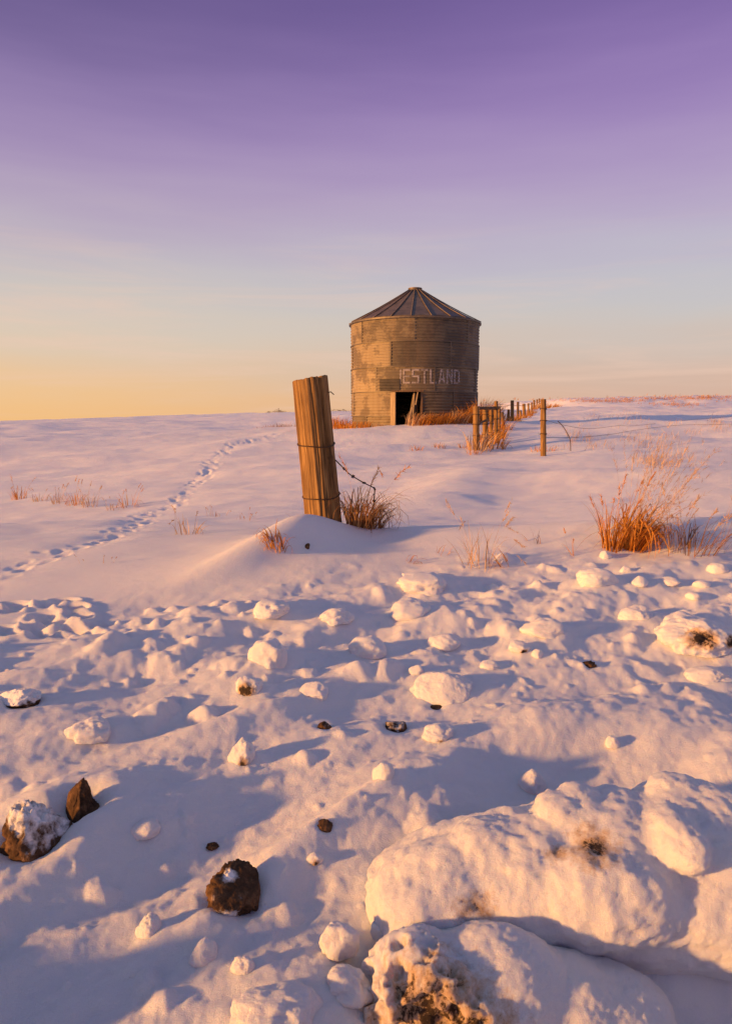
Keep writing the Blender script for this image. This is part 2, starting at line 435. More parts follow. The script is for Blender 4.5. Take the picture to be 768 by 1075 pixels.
vs = scene.view_settings; vs.view_transform = 'Standard'; vs.look = 'None'; vs.exposure = 0.58; vs.gamma = 1; vs.use_curve_mapping = False

# ------------------------------------------------------------------ snow chunks and clods
def ico(sub):
    bm = bmesh.new(); bmesh.ops.create_icosphere(bm, subdivisions=sub, radius=1)
    V = np.array([v.co[:] for v in bm.verts]); Fs = [[v.index for v in f.verts] for f in bm.faces]; bm.free()
    return V, Fs
ICO = {k: ico(k) for k in (3, 4, 5, 6)}
def dirt_attr(V, spots):
    d = np.zeros(len(V))
    for sp in spots:
        x, y, z, r = sp[:4]; k = sp[4] if len(sp) > 4 else 1.15
        d = np.maximum(d, k*(1-np.linalg.norm(V-np.array([x, y, z]), axis=1)/r))
    return np.clip(d, 0, 1)
def snow_chunk(loc, size, label, seed, spots=(), rough_=.22, sub=5, group=None, name='snow_chunk', cat='snow chunk', rz=0, sink=.3, craggy=.0):
    V, Fs = ICO[sub]; P = V.copy()
    n = fbm3(P*1.1+seed*3.7, seed, 2); n2 = fbm3(P*2.9+seed, seed+5, 4)
    n3 = np.abs(fbm3(P*2.2+seed*2.3, seed+7, 3)); n4 = fbm3(P*8+seed, seed+2, 3)
    P = P*(1+rough_*n+rough_*.42*n2-rough_*.38*n3+.014*n4)[:, None]
    fr = np.random.default_rng(seed)
    for _ in range(7):
        nn = fr.normal(size=3); nn /= np.linalg.norm(nn); P = P-nn[None, :]*np.maximum(P @ nn-fr.uniform(.55, .85), 0)[:, None]*.5
    if craggy:
        c = np.abs(fbm3(P*3.2+seed*2, seed+9, 4)); m = sstep(.1, -.6, V[:, 0]+V[:, 1]*.6)
        P = P*(1-craggy*c*m)[:, None]
    P[:, 2] = np.where(P[:, 2] < -.3, -.3-(np.abs(P[:, 2])-.3)*.3, P[:, 2])
    s = np.array(size)*1.12
    d = dirt_attr(P, spots)
    P = P*s/2; P[:, 2] += s[2]*(.5-sink)
    o = mesh_obj(name, P, Fs, M_CHUNK, None, True, loc, {'dirt': d}); o.rotation_euler.z = rz
    tag(o, label, cat, group)
    q = max(size[0], size[1]); EXTRA.append((loc[0], loc[1], size[2]*.10, q*.60))
    EXTRA.append((loc[0]+q*.5, loc[1]+q*.25, size[2]*.14, q*.45))
    return o
def remeshed(name, blobs, voxel, smooth_it, seed, amp, freq):
    bm = bmesh.new()
    for (c, s) in blobs:
        r = bmesh.ops.create_icosphere(bm, subdivisions=4, radius=1)
        bmesh.ops.scale(bm, vec=s, verts=r['verts']); bmesh.ops.translate(bm, vec=c, verts=r['verts'])
    me = bpy.data.meshes.new('tmp'); bm.to_mesh(me); bm.free()
    o = bpy.data.objects.new('tmp', me); COL.objects.link(o)
    m = o.modifiers.new('r', 'REMESH'); m.mode = 'VOXEL'; m.voxel_size = voxel
    sm = o.modifiers.new('s', 'SMOOTH'); sm.iterations = smooth_it; sm.factor = .6
    dg = bpy.context.evaluated_depsgraph_get(); ev = o.evaluated_get(dg); me2 = bpy.data.meshes.new_from_object(ev)
    V = np.array([v.co[:] for v in me2.vertices]); Nn = np.array([v.normal[:] for v in me2.vertices]); Fs = [list(p.vertices) for p in me2.polygons]
    bpy.data.objects.remove(o); bpy.data.meshes.remove(me); bpy.data.meshes.remove(me2)
    V = V + Nn*(amp*(fbm3(V*freq+seed, seed, 4)) - amp*.5*np.abs(fbm3(V*freq*3.1+seed, seed+4, 3)) + .0016*fbm3(V*120, seed, 2))[:, None]
    return V, Nn, Fs

def place(px, py_base, wpx, hpx, dep=.85):
    """ground point of a lump whose foot shows at (px, py_base); returns centre and size in metres"""
    p = at(px, py_base, bumpy); depth = p.y*math.cos(PITCH)-(p.z-CAMZ)*math.sin(PITCH)
    w = wpx/F*depth; sl = math.atan2(CAMZ-p.z, p.y)
    h = max((hpx/F*depth - dep*w*.35*math.sin(sl))/math.cos(sl)*1.15, w*.55)
    c = Vector((p.x, p.y+w*dep*.40, 0)); c.z = float(bumpy(np.array([c.x]), np.array([c.y]))[0])
    return c, (w, w*dep, h)

CH = [  # px, foot py, width, height, label, dirt spots, roughness
    (466, 741, 66, 46, 'large rounded pale snow chunk in the middle of the foreground behind a brown crumb', [], .20),
    (742, 696, 78, 48, 'snow chunk with a brown stained face at the right edge of the picture', [(-.2, -.75, .35, .62), (.55, -.6, .15, .4)], .24),
    (387, 691, 40, 24, 'smooth round snow ball below the foot of the leaning post', [], .12),
    (467, 685, 34, 20, 'smooth round snow ball right of the one below the leaning post', [], .12),
    (574, 671, 40, 20, 'long loaf shaped snow lump below the sparse grass', [], .18),
    (283, 701, 38, 32, 'steep cone shaped snow lump left of the round snow balls', [], .2),
    (260, 733, 28, 27, 'yellowish snow chunk with soil crumbs on its face', [(-.2, -.7, .1, 1.0)], .22),
    (329, 733, 34, 17, 'low flat snow lump between the yellowish chunk and the large pale chunk', [], .2),
    (252, 804, 27, 32, 'upright yellowish snow chunk with a dirty foot standing in shade', [(.2, -.75, -.1, .65)], .25),
    (404, 820, 24, 25, 'small round snow ball in shade above the largest slab', [], .16),
    (461, 780, 35, 16, 'flat crusty snow lump below the large pale chunk', [(.0, -.7, .0, .35)], .22),
    (212, 1018, 32, 36, 'rounded snow lump with a lit left side near the bottom left', [], .12),
    (256, 1025, 26, 22, 'little lit snow lump right of the rounded one near the bottom left', [], .2),
    (155, 986, 26, 30, 'half buried pale snow lump at the far left below the lone ridge', [], .25),
    (90, 784, 46, 26, 'broad low snow lump above the upright soil clod', [], .2),
    (514, 705, 20, 13, 'small snow ball right of the large pale chunk', [], .15),
    (437, 710, 16, 12, 'small snow ball on the left shoulder of the large pale chunk', [], .15),
    (546, 688, 20, 14, 'small knobbly snow lump with a soil speck below the loaf shaped lump', [(.3, -.6, -.2, .6)], .24),
    (564, 693, 13, 11, 'tiny snow ball right of the knobbly lump with a soil speck', [], .2),
    (644, 787, 15, 13, 'tiny lone snow ball in the shade right of the broad hump', [], .15),
    (560, 834, 28, 26, 'grey snow ball in shade touching the top of the largest slab', [], .15),
    (755, 603, 21, 14, 'egg shaped snow ball in shade under the right hand dry grass', [], .1),
    (730, 631, 16, 10, 'small lit snow ball below the egg shaped one on the right', [], .12),
    (673, 618, 18, 12, 'small lit peaked snow lump below the tall orange tuft', [], .15),
    (636, 588, 13, 10, 'tiny snow ball at the left foot of the tall orange tuft', [], .15),
    (657, 601, 12, 8, 'tiny snow ball below and right of the tall orange tuft foot', [], .15),
    (705, 617, 20, 9, 'low lit snow lump between two small lit lumps on the right', [], .18),
    (738, 618, 18, 9, 'flat grey snow lump in shade beside the egg shaped ball', [], .18),
    (630, 617, 40, 26, 'big smooth lit snow mound lump below the tall orange tuft', [], .16),
    (671, 652, 34, 20, 'lit snow lump with a trailing drift in the right middle', [], .2),
    (745, 718, 44, 18, 'low lit snow lump under the stained chunk at the right edge', [], .2),
    (447, 622, 52, 26, 'broad crusty snow lump right below the grass of the leaning post', [], .25),
    (430, 650, 46, 24, 'wide lit snow lump above the two smooth round snow balls', [], .22),
    (283, 655, 40, 20, 'lit lumpy snow chunk far left of the wide lit lump', [], .25),
    (352, 655, 34, 18, 'lit lumpy snow chunk left of the wide lit lump', [], .25),
    (330, 912, 16, 14, 'tiny tan snow crumb in the shade right of the snow patched clod', [(0, -.5, 0, .8)], .2),
    (355, 1002, 42, 40, 'orange lit snow lump beside the left end of the largest slab', [], .18),
    (362, 1052, 52, 30, 'smooth shaded snow lump below the left end of the largest slab', [], .24),
    (402, 988, 30, 20, 'small lit snow lump wedged between the two biggest slabs', [], .16),
    (288, 1094, 84, 36, 'wide smooth snow lump at the bottom edge of the picture', [], .22),
    (151, 884, 30, 20, 'snow lump at the end of the lit ridge between two clods', [], .15),
]
for i, (px, py, w, h, lab, spots, rg) in enumerate(CH):
    c, size = place(px, py, w, h, .8)
    snow_chunk(c, size, lab, 11+i*3, spots, rg, 6 if w > 60 else (5 if w > 24 else 4), rz=0.0, sink=.43 if w > 20 else .34)

# the two biggest slabs
def slab(px, py, blobs, label, spots, voxel, smooth_it, seed, amp, freq, crag=0, stretch=1.0):
    c = at(px, py, bumpy)
    blobs = [((c_[0]*stretch, c_[1], c_[2]), (s_[0]*stretch, s_[1], s_[2])) for c_, s_ in blobs]
    V, Nn, Fs = remeshed('snow_slab', blobs, voxel, smooth_it, seed, amp, freq)
    if crag:
        m = sstep(-.01, -.10, V[:, 0]+V[:, 1]*.5)
        V = V - Nn*(crag*m*np.maximum(np.abs(fbm3(V*17+3.3, 77, 4))-.12, 0))[:, None]
    o = mesh_obj('snow_slab', V, Fs, M_CHUNK, None, True, (c.x, c.y, c.z), {'dirt': dirt_attr(V, spots)})
    tag(o, label, 'snow slab'); return o, c, V, Nn
sA = slab(590, 1000, [
    ((.10, .18, .04), (.60, .23, .19)), ((.45, .20, .05), (.45, .26, .21)),
    ((-.28, .09, .05), (.20, .17, .16)), ((-.08, .14, .07), (.24, .20, .18)), ((.16, .20, .08), (.27, .22, .20)), ((.40, .21, .10), (.27, .23, .19)),
    ((-.36, .03, .06), (.11, .12, .12)),
    ((-.16, .13, .215), (.10, .07, .05)), ((-.27, .10, .17), (.07, .08, .05)),
    ((.03, .20, .255), (.06, .06, .04)), ((.10, .23, .27), (.05, .055, .035)), ((.30, .10, .235), (.07, .13, .06)), ((.37, .27, .275), (.07, .06, .035)),
    ((.10, .03, .12), (.20, .12, .12))],
    'the largest snow slab, long and lumpy, at the bottom right of the foreground',
    [(.08, .05, .24, .11, .84), (-.22, -.04, .15, .08, .66), (.0, .05, .22, .06, .62)], .008, 20, 3, .012, 8)
sB = slab(515, 1085, [
    ((.08, .08, -.03), (.22, .13, .14)), ((.17, .09, -.05), (.19, .13, .13)),
    ((-.12, .06, .03), (.12, .12, .150)), ((.01, .07, .03), (.15, .13, .145)), ((.25, .05, -.09), (.10, .10, .11)),
    ((-.21, .0, .03), (.05, .06, .06)), ((-.17, -.02, .11), (.05, .05, .045)), ((-.09, -.02, .14), (.06, .05, .045)), ((-.23, .01, -.04), (.05, .06, .06)),
    ((-.13, -.05, .0), (.06, .05, .06)), ((-.04, -.05, .07), (.06, .05, .06))],
    'snow covered slab with a broken soil stained left face at the bottom edge',
    [(-.13, -.05, .10, .18, .95), (-.24, -.04, .0, .16, .95), (-.05, -.07, .05, .16, 1.0), (.06, -.09, -.02, .11, .8), (-.17, -.06, .15, .09, .5)], .006, 10, 8, .0065, 10, crag=.040, stretch=1.2)
for k in range(8):
    EXTRA.append((sA[1].x-.1+k*.1, sA[1].y+.30, .012, .16))
for ex, ey, ed, er in ((-.47, -.02, -.05, .10), (-.42, -.12, -.06, .09), (-.30, -.16, -.05, .08), (.20, -.14, -.07, .10), (.34, -.13, -.09, .10), (.50, -.10, -.10, .11), (.64, -.08, -.09, .11)):
    EXTRA.append((sA[1].x+ex, sA[1].y+ey, ed, er))

def soil_clod(px, py, wpx, hpx, label, seed, snow_top=0.0, spots=(), name='soil_clod', hollow=True, sub=5, dep=.8, rz=0, taper=0.0):
    c, size = place(px, py, wpx, hpx, dep)
    V, Fs = ICO[sub]; P = V.copy()
    n = fbm3(P*1.3+seed*3.1, seed, 2); n2 = np.abs(fbm3(P*2.6+seed, seed+3, 5)); n3 = fbm3(P*9+seed, seed+4, 4)
    P = P*(1+.26*n-.30*n2+.07*n3)[:, None]
    fr = np.random.default_rng(seed)
    for _ in range(6):
        nn = fr.normal(size=3); nn /= np.linalg.norm(nn); P = P-nn[None, :]*np.maximum(P @ nn-fr.uniform(.42, .68), 0)[:, None]*.80
    t = np.clip((P[:, 2]+.4)/1.4, 0, 1); P[:, 0] = P[:, 0]*(1-taper*t)-.25*taper*t; P[:, 1] *= (1-taper*t)
    P[:, 2] *= 1+taper*.25
    P[:, 2] = np.where(P[:, 2] < -.5, -.5, P[:, 2])
    sn = snow_top*sstep(-.05, .75, V[:, 2]+.35*fbm3(V*2.3, seed+8, 3))
    for (x, y, z, r) in spots: sn = np.maximum(sn, 1.3*(1-np.linalg.norm(V-np.array([x, y, z]), axis=1)/r))
    P = P*np.array(size)/2*1.34; P[:, 2] += size[2]*.02
    c.z -= size[2]*.16 if hollow else 0
    o = mesh_obj(name, P, Fs, M_SOIL, None, True, c, {'snow': sn}); o.rotation_euler.z = rz
    tag(o, label, 'clod')
    if hollow:
        EXTRA.append((c.x, c.y-size[1]*.1, size[2]*.34, size[0]*.95)); EXTRA.append((c.x, c.y-size[1]*.03, -size[2]*.66, size[0]*.60))
    return o
soil_clod(80, 850, 44, 52, 'upright pointed brown soil clod sticking out of the snow at the left', 4, .1, (), dep=.6, taper=.6)
soil_clod(26, 892, 70, 62, 'brown soil clod dusted with snow at the left edge', 9, .78, [(.3, -.1, .95, 1.1)], taper=.3)
soil_clod(246, 946, 56, 54, 'dark soil clod patched with snow in a hollow of the lower left foreground', 14, .25, [(-.15, -.85, -.15, .62), (-.1, -.2, .9, .5)])
soil_clod(16, 740, 40, 20, 'dark soil clod under a thick snow cap at the upper left edge', 21, 1.4, ())
soil_clod(416, 766, 26, 14, 'small brown soil clod half buried below and left of the large pale chunk', 25, .55, (), sub=4)
soil_clod(457, 746, 17, 11, 'small brown soil crumb at the foot of the large pale chunk', 28, .3, (), sub=4)
soil_clod(340, 764, 16, 13, 'small soil crumb in a lit snow lump near the centre', 31, .4, (), sub=4)
soil_clod(341, 871, 15, 11, 'small dark soil crumb alone in smooth shade right of the dark clod', 34, .15, (), sub=4)
soil_clod(616, 700, 15, 5, 'flat dark soil flake on the snow above the broad hump', 37, 0, (), sub=4, hollow=False)
soil_clod(322, 576, 6, 6, 'tiny dark soil speck in the shaded mound under the leaning post', 39, 0, (), sub=3, hollow=False)
soil_clod(222, 893, 12, 7, 'tiny dark crumb behind the snow patched clod', 43, .2, (), sub=4, hollow=False)
soil_clod(108, 870, 12, 8, 'tiny soil crumb beside the upright pointed clod', 45, .2, (), sub=4, hollow=False)

# buried lumps of the ploughed bank (part of the ground itself)
taken = [(e[0], e[1], e[3]) for e in EXTRA]
n = 0
while n < 520:
    px = random.uniform(-260, 1030); py = random.triangular(575, 1075, 640)
    d = ray(px, py); t = (CAMZ-.28)/-d.z; x, y = d.x*t, d.y*t
    if y > 4.7 or float(roughness(np.array([x]), np.array([y]))[0]) < .5: continue
    big = random.random()
    rad = (.013+.060*big**4)*(1+.30*(y > 2.6))
    if any((x-a)**2+(y-b)**2 < (rad+c*.8)**2 for a, b, c in taken): continue
    if y < 2.6 and random.random() < .80: continue
    LUMPS.append((x, y, rad*random.uniform(.22, .52), rad, random.uniform(.7, 1.25))); n += 1

# unseen broken snow bank left of the camera, added to shade the foreground
for k in range(90):
    y = random.uniform(-1.4, 1.5); x = -1.35-.10*y+random.gauss(0, .22)
    if x > -.62*max(y, 0)-.55: continue
    r = random.uniform(.05, .17); LUMPS.append((x, y, r*random.uniform(.3, .7), r, random.uniform(.8, 1.3)))
# trail of footprints coming from the left edge up to the bin
TP = [(-60, 622), (0, 603), (40, 588), (85, 572), (125, 557), (160, 540), (190, 520), (207, 505), (218, 492), (230, 478), (250, 466), (285, 457), (330, 452)]
tw = [at(*p) for p in TP]
def spline(P, n):
    out = []
    for i in range(len(P)-1):
        p0, p1, p2, p3 = P[max(i-1, 0)], P[i], P[i+1], P[min(i+2, len(P)-1)]
        for k in range(n):
            t = k/n; out.append(.5*((2*p1)+(p2-p0)*t+(2*p0-5*p1+4*p2-p3)*t*t+(3*p1-p0-3*p2+p3)*t**3))
    return out+[P[-1]]
pts = spline(tw, 30); acc = 0; side = 1
for a, b in zip(pts, pts[1:]):
    acc += (b-a).length
    if acc > .055:
        acc = 0; side = -side; d = (b-a); d.z = 0; d.normalize(); nn = Vector((-d.y, d.x, 0))
        q = a+nn*(side*.05+random.gauss(0, .05))+d*random.gauss(0, .04); yaw = random.gauss(0, .35)
        PITS.append((q.x, q.y, random.uniform(.003, .012)*(1+.10*max(0, q.y-5)), random.uniform(.030, .060)*(1+.04*max(0, q.y-5)), d.x*math.cos(yaw)-d.y*math.sin(yaw), d.x*math.sin(yaw)+d.y*math.cos(yaw)))
        if random.random() < .5: EXTRA.append((q.x, q.y, -.008, .14))
for k in range(26):     # trampled patch in front of the trail
    p = at(random.uniform(0, 110), random.uniform(632, 668)); PITS.append((p.x, p.y, .03, .045, 1, 0))

# ------------------------------------------------------------------ the snow ground: one sheet, finer near the photograph's place
def build_ground():
    r = [.30]
    while r[-1] < 3000:
        q = r[-1]; k = .0046 if q < 7 else (.0046+.0054*min(1, (q-7)/14) if q < 60 else .02)
        if q < 1.0: k = .010 if q < .8 else .006
        r.append(q*(1+k))
    r = np.array(r)
    core = np.linspace(-.72, .72, 560)
    a = .72+(2*PI-1.44)*(np.arange(1, 150)/150.0)
    th = np.concatenate([core, a])
    R, T = np.meshgrid(r, th, indexing='ij')
    X = (R*np.sin(T)).ravel(); Y = (R*np.cos(T)).ravel(); Z = H(X, Y)
    nr, nt = len(r), len(th)
    co = np.stack([X, Y, Z], 1)
    co = np.vstack([co, [[0, 0, float(H(0.0, 0.0))]]])
    I = np.arange(nr*nt).reshape(nr, nt); J = np.roll(I, -1, axis=1)
    q = np.stack([I[:-1], I[1:], J[1:], J[:-1]], -1).reshape(-1, 4)[:, ::-1]
    tri = np.stack([np.full(nt, nr*nt), I[0], J[0]], -1)[:, ::-1]
    me = bpy.data.meshes.new('snow_ground')
    me.vertices.add(len(co)); me.vertices.foreach_set('co', co.ravel())
    nq, n3 = len(q), len(tri)
    me.loops.add(nq*4+n3*3); me.loops.foreach_set('vertex_index', np.concatenate([q.ravel(), tri.ravel()]).astype(np.int32))
    me.polygons.add(nq+n3)
    me.polygons.foreach_set('loop_start', np.concatenate([np.arange(nq)*4, nq*4+np.arange(n3)*3]).astype(np.int32))
    me.polygons.foreach_set('use_smooth', np.ones(nq+n3, bool))
    me.update(calc_edges=True); me.validate()
    me.materials.append(M_SNOW)
    o = bpy.data.objects.new('snow_ground', me); COL.objects.link(o); o['kind'] = 'structure'
    if me.polygons[0].normal.z < 0: me.flip_normals()
    print('ground', len(co))
build_ground()
def gz(x, y): return float(H(float(x), float(y)))
def ground(px, py): 
    p = at(px, py, H_vec); return p
def H_vec(x, y): return H(np.asarray(x), np.asarray(y))

# ------------------------------------------------------------------ grain bin
BR = 2.055; RING = .745; NR = 5; BY = 22.9; BX = (433.7-384)/F*BY*1.0
BZ = at_dist(367, 340.0, BY).z-5*RING
root = empty('grain_bin', (BX, BY, BZ), (0, 0, -math.atan2(BX, BY)))
tag(root, 'old round corrugated metal grain bin with a cone roof and an open doorway', 'grain bin')
PER = .0931; AMP = .013
def wall_r(z, ring): return BR + AMP*math.sin(2*PI*z/PER) + (.010 if ring % 2 else 0.0) + .004*ring
D0, D1 = math.radians(-15.8), math.radians(5.6)
DTOP = 2*RING-.004
rr = random.Random(3)
for ring in range(NR):
    z0, z1 = ring*RING, (ring+1)*RING
    zs = list(np.linspace(z0, z1, 65))
    ths = sorted(set(list(np.round(np.linspace(-PI, PI, 181), 5)[:-1])+[round(D0, 5), round(D1, 5)]))
    off = [.1, .62, .30, -.35, .0][ring]; ns = 7
    cut = sorted([(off+k*2*PI/ns+PI) % (2*PI)-PI for k in range(ns)])
    tones = [rr.random() for _ in range(ns+1)]  # rows set below darken the right-hand sheets, painting in the wall's shaded side
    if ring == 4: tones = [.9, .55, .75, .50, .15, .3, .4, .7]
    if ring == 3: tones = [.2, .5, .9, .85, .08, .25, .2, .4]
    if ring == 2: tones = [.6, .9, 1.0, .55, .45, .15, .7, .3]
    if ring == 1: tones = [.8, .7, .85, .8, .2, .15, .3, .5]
    V = []; A = []
    for z in zs:
        for t in ths:
            s = sum(1 for c in cut if t > c); dd = min(abs(t-c) for c in cut)
            R_ = wall_r(z, ring)+(.005 if s % 2 else 0)
            # old dents
            R_ += .018*math.sin(t*5+ring*2.1)*math.sin((z-z0)/RING*PI)*.5
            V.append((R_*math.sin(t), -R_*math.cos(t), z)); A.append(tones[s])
    m = len(ths); Fs = []
    for i in range(len(zs)-1):
        for k in range(m):
            tm = ths[k]+1e-4
            if zs[i+1] <= DTOP+.02 and D0-1e-4 <= tm < D1-1e-4: continue
            Fs.append([i*m+k, i*m+(k+1) % m, (i+1)*m+(k+1) % m, (i+1)*m+k])
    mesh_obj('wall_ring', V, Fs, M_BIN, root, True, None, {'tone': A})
    # lap joints standing proud
    for c in cut:
        if ring < 2 and D0-.03 < c < D1+.03: continue
        if True:
            sm = MB(); M_ = Matrix.Rotation(c, 4, 'Z') @ Matrix.Translation((0, -(BR+.006+.004*ring+(.010 if ring % 2 else 0)), (z0+z1)/2))
            sm.box((.030, .022, RING-.03), M_); sm.build('lap_seam', M_PATCH, root, False)
    if ring < NR-1:
        hp = MB(); N_ = 120; zz = z1
        for k in range(N_):
            a0, a1 = 2*PI*k/N_-PI, 2*PI*(k+1)/N_-PI
            if ring < 1 and D0-.02 < (a0+a1)/2 < D1+.02: continue
            R0 = BR+.018+.004*ring; pr = [(R0-.02, -.012), (R0+.013, -.012), (R0+.013, .010), (R0-.02, .010)]
            Vv = [(q*math.sin(a), -q*math.cos(a), zz+h) for a in (a0, a1) for q, h in pr]
            hp.add(Vv, [[0, 1, 5, 4], [1, 2, 6, 5], [2, 3, 7, 6]])
        hp.build('ring_lap', M_PATCH, root, False)
ZT = NR*RING
# roof: 22 flat sheets meeting at raised ribs
NRIB = 22; ER = BR+.075; CR = .22; RH = at_dist(434, 304.5, BY).z-(BZ+NR*RING); ph0 = math.radians(-3)
Vr = []; Fr = []
for k in range(NRIB):
    a0 = ph0+2*PI*k/NRIB; a1 = ph0+2*PI*(k+1)/NRIB
    n0 = len(Vr)
    for j in range(5):
        t = j/4; R_ = ER+(CR-ER)*t; z = ZT-.03+RH*t-.035*math.sin(PI*t)
        for u in range(5):
            a = a0+(a1-a0)*u/4
            Vr.append((R_*math.sin(a), -R_*math.cos(a), z-.012*math.sin(PI*u/4)*(1-t)))
    for j in range(4):
        for u in range(4): Fr.append([n0+j*5+u, n0+j*5+u+1, n0+(j+1)*5+u+1, n0+(j+1)*5+u])
roof = mesh_obj('roof', Vr, Fr, M_ROOF, root, True)
for k in range(NRIB):
    a = ph0+2*PI*k/NRIB; rb = MB()
    pts_ = []
    for j in range(7):
        t = j/6; R_ = ER+.012+(CR-ER)*t; z = ZT-.012+RH*t-.035*math.sin(PI*t); pts_.append((R_*math.sin(a), -R_*math.cos(a), z))
    rb.tube(pts_, .016, 6); rb.build('roof_rib', M_RIB, roof)
ev = MB(); N_ = 88
for k in range(N_):
    a0, a1 = 2*PI*k/N_, 2*PI*(k+1)/N_
    pr = [(ER-.05, -.075), (ER+.012, -.075), (ER+.012, -.028), (ER-.05, -.028)]
    ev.add([(q*math.sin(a), -q*math.cos(a), ZT+h) for a in (a0, a1) for q, h in pr], [[0, 1, 5, 4], [1, 2, 6, 5], [2, 3, 7, 6], [3, 0, 4, 7]])
ev.build('eave_rim', M_PATCH, roof, False)
cp = MB(); N_ = 32; prof = [(.20, -.06), (.205, .05), (.225, .055), (.225, .085), (.0, .10)]
V = [(q*math.sin(2*PI*k/N_), -q*math.cos(2*PI*k/N_), ZT+RH-.03+h) for q, h in prof for k in range(N_)]
cp.add(V, [[j*N_+k, j*N_+(k+1) % N_, (j+1)*N_+(k+1) % N_, (j+1)*N_+k] for j in range(len(prof)-1) for k in range(N_)])
cp.build('roof_cap', M_RIB, root, False)
# doorway: jambs, header, patch sheet
def radial(t, z, out=0.0): return Matrix.Rotation(t, 4, 'Z') @ Matrix.Translation((0, -(BR+out), z))
j = MB(); j.box((.155, .07, DTOP+.02), radial(D0-.030, DTOP/2-.03, .035), bev=.006); j.build('door_jamb', wood_mat('pale_jamb_wood', (.22, .15, .08), (.40, .29, .16), (.50, .38, .23)), root, False)
j = MB(); j.box((.07, .06, DTOP-.04), radial(D1+.012, DTOP/2-.03, .02), bev=.005); j.build('door_jamb', M_DARKWOOD, root, False)
hd = MB()
for k in range(8):
    a0 = D0-.05+(D1-D0+.09)*k/8; a1 = D0-.05+(D1-D0+.09)*(k+1)/8
    hd.box((BR*(a1-a0)+.004, .03, .05), radial((a0+a1)/2, DTOP+.02, .03))
hd.build('door_header', M_DARKWOOD, root, False)
def curved_sheet(a0, a1, z0, z1, out, n=24, nz=40):
    V = []; 
    for i in range(nz+1):
        z = z0+(z1-z0)*i/nz
        for k in range(n+1):
            a = a0+(a1-a0)*k/n; R_ = wall_r(z, int(min(NR-1, z//RING)))+.5*.018*math.sin(a*5+int(z//RING)*2.1)*math.sin((z % RING)/RING*PI)+out; V.append((R_*math.sin(a), -R_*math.cos(a), z))
    m = n+1
    return V, [[i*m+k, i*m+k+1, (i+1)*m+k+1, (i+1)*m+k] for i in range(nz) for k in range(n)]
V, Fs = curved_sheet(math.radians(-30), math.radians(-12), 2.04*RING, 2.50*RING, .034)
mesh_obj('patch_sheet', V, Fs, metal_mat('sooty_patch_sheet', (.035, .03, .025), (.07, .056, .042), .1, .7), root, True)
# lettering painted on the third ring: the first letter is cut off by a newer sheet, then ESTLAND
LW, LH = .215, .43; LZ = 2*RING+.235; PITCHA = math.radians(7.45)
def stroke_sets():
    t = .052; w = LW; h = LH
    vb = lambda x0, z0=0, z1=h: [(x0, z0), (x0+t, z0), (x0+t, z1), (x0, z1)]
    hb = lambda z0, x0=0, x1=w: [(x0, z0), (x1, z0), (x1, z0+t), (x0, z0+t)]
    m = h/2-t/2
    return [('I', [vb(w-.045)]),
            ('E', [vb(0), hb(0, t), hb(m, t, w*.85), hb(h-t, t)]),
            ('S', [hb(0), hb(m), hb(h-t), vb(0, m+t, h-t), vb(w-t, t, m)]),
            ('T', [hb(h-t), vb(w/2-t/2, 0, h-t)]),
            ('L', [vb(0), hb(0, t)]),
            ('A', [[(0, 0), (t, 0), (w/2+t*.35, h), (w/2-t*.65, h)], [(w-t, 0), (w, 0), (w/2+t*.65, h), (w/2+t*.36, h)], [(w*.26, h*.25), (w*.74, h*.25), (w*.68, h*.36), (w*.32, h*.36)]]),
            ('N', [vb(0), vb(w-t), [(t, h), (t, h-.11), (w-t, 0), (w-t, .11)]]),
            ('D', [vb(0), hb(0, t, w*.72), hb(h-t, t, w*.72), [(w-t, .07), (w, .07), (w, h-.07), (w-t, h-.07)], [(w*.72, 0), (w, .07), (w-t, .07), (w*.72, t)], [(w*.72, h-t), (w-t, h-.07), (w, h-.07), (w*.72, h)]])]
for li, (ch, strokes) in enumerate(stroke_sets()):
    V = []; Fs = []
    a_start = math.radians(-9.4)+(li-1)*PITCHA
    for si, q in enumerate(strokes):
        n0 = len(V); nx, nz = 8, 36
        xs = [p[0] for p in q]; 
        for i in range(nz+1):
            for k in range(nx+1):
                u, v = k/nx, i/nz
                p0 = Vector(q[0]).lerp(Vector(q[1]), u); p1 = Vector(q[3]).lerp(Vector(q[2]), u); p = p0.lerp(p1, v)
                z = LZ+p.y; a = a_start+p.x/BR
                R_ = wall_r(z, 2)+.014+.0012*si+.009*math.sin(a*5+4.2)*math.sin((z % RING)/RING*PI)
                V.append((R_*math.sin(a), -R_*math.cos(a), z))
        for i in range(nz):
            for k in range(nx):
                b = n0+i*(nx+1)+k; Fs.append([b, b+1, b+nx+2, b+nx+1])
    mesh_obj('painted_letter', V, Fs, M_PAINT, root, True)
def loc_bin(t, R_, z): 
    a = t-math.atan2(BX, BY)*0
    return root.matrix_basis @ Vector((R_*math.sin(t), -R_*math.cos(t), z))
bpy.context.view_layer.update()
BM = Matrix.Translation((BX, BY, BZ)) @ Matrix.Rotation(-math.atan2(BX, BY), 4, 'Z')
def bin_pt(deg, R_, z): t = math.radians(deg); return BM @ Vector((R_*math.sin(t), -R_*math.cos(t), z))
def plank(name, a, b, w, th, mat, label, cat, roll=0.0):
    a = Vector(a); b = Vector(b); L = (b-a).length
    m = MB(); m.box((w, th, L), Matrix.Translation((0, 0, L/2)), bev=.004); o = m.build(name, mat, None, False)
    o.location = a; o.rotation_mode = 'QUATERNION'; q = (b-a).to_track_quat('Z', 'Y'); o.rotation_quaternion = q
    return tag(o, label, cat)
g0 = bin_pt(-6, BR+.35, 0); 
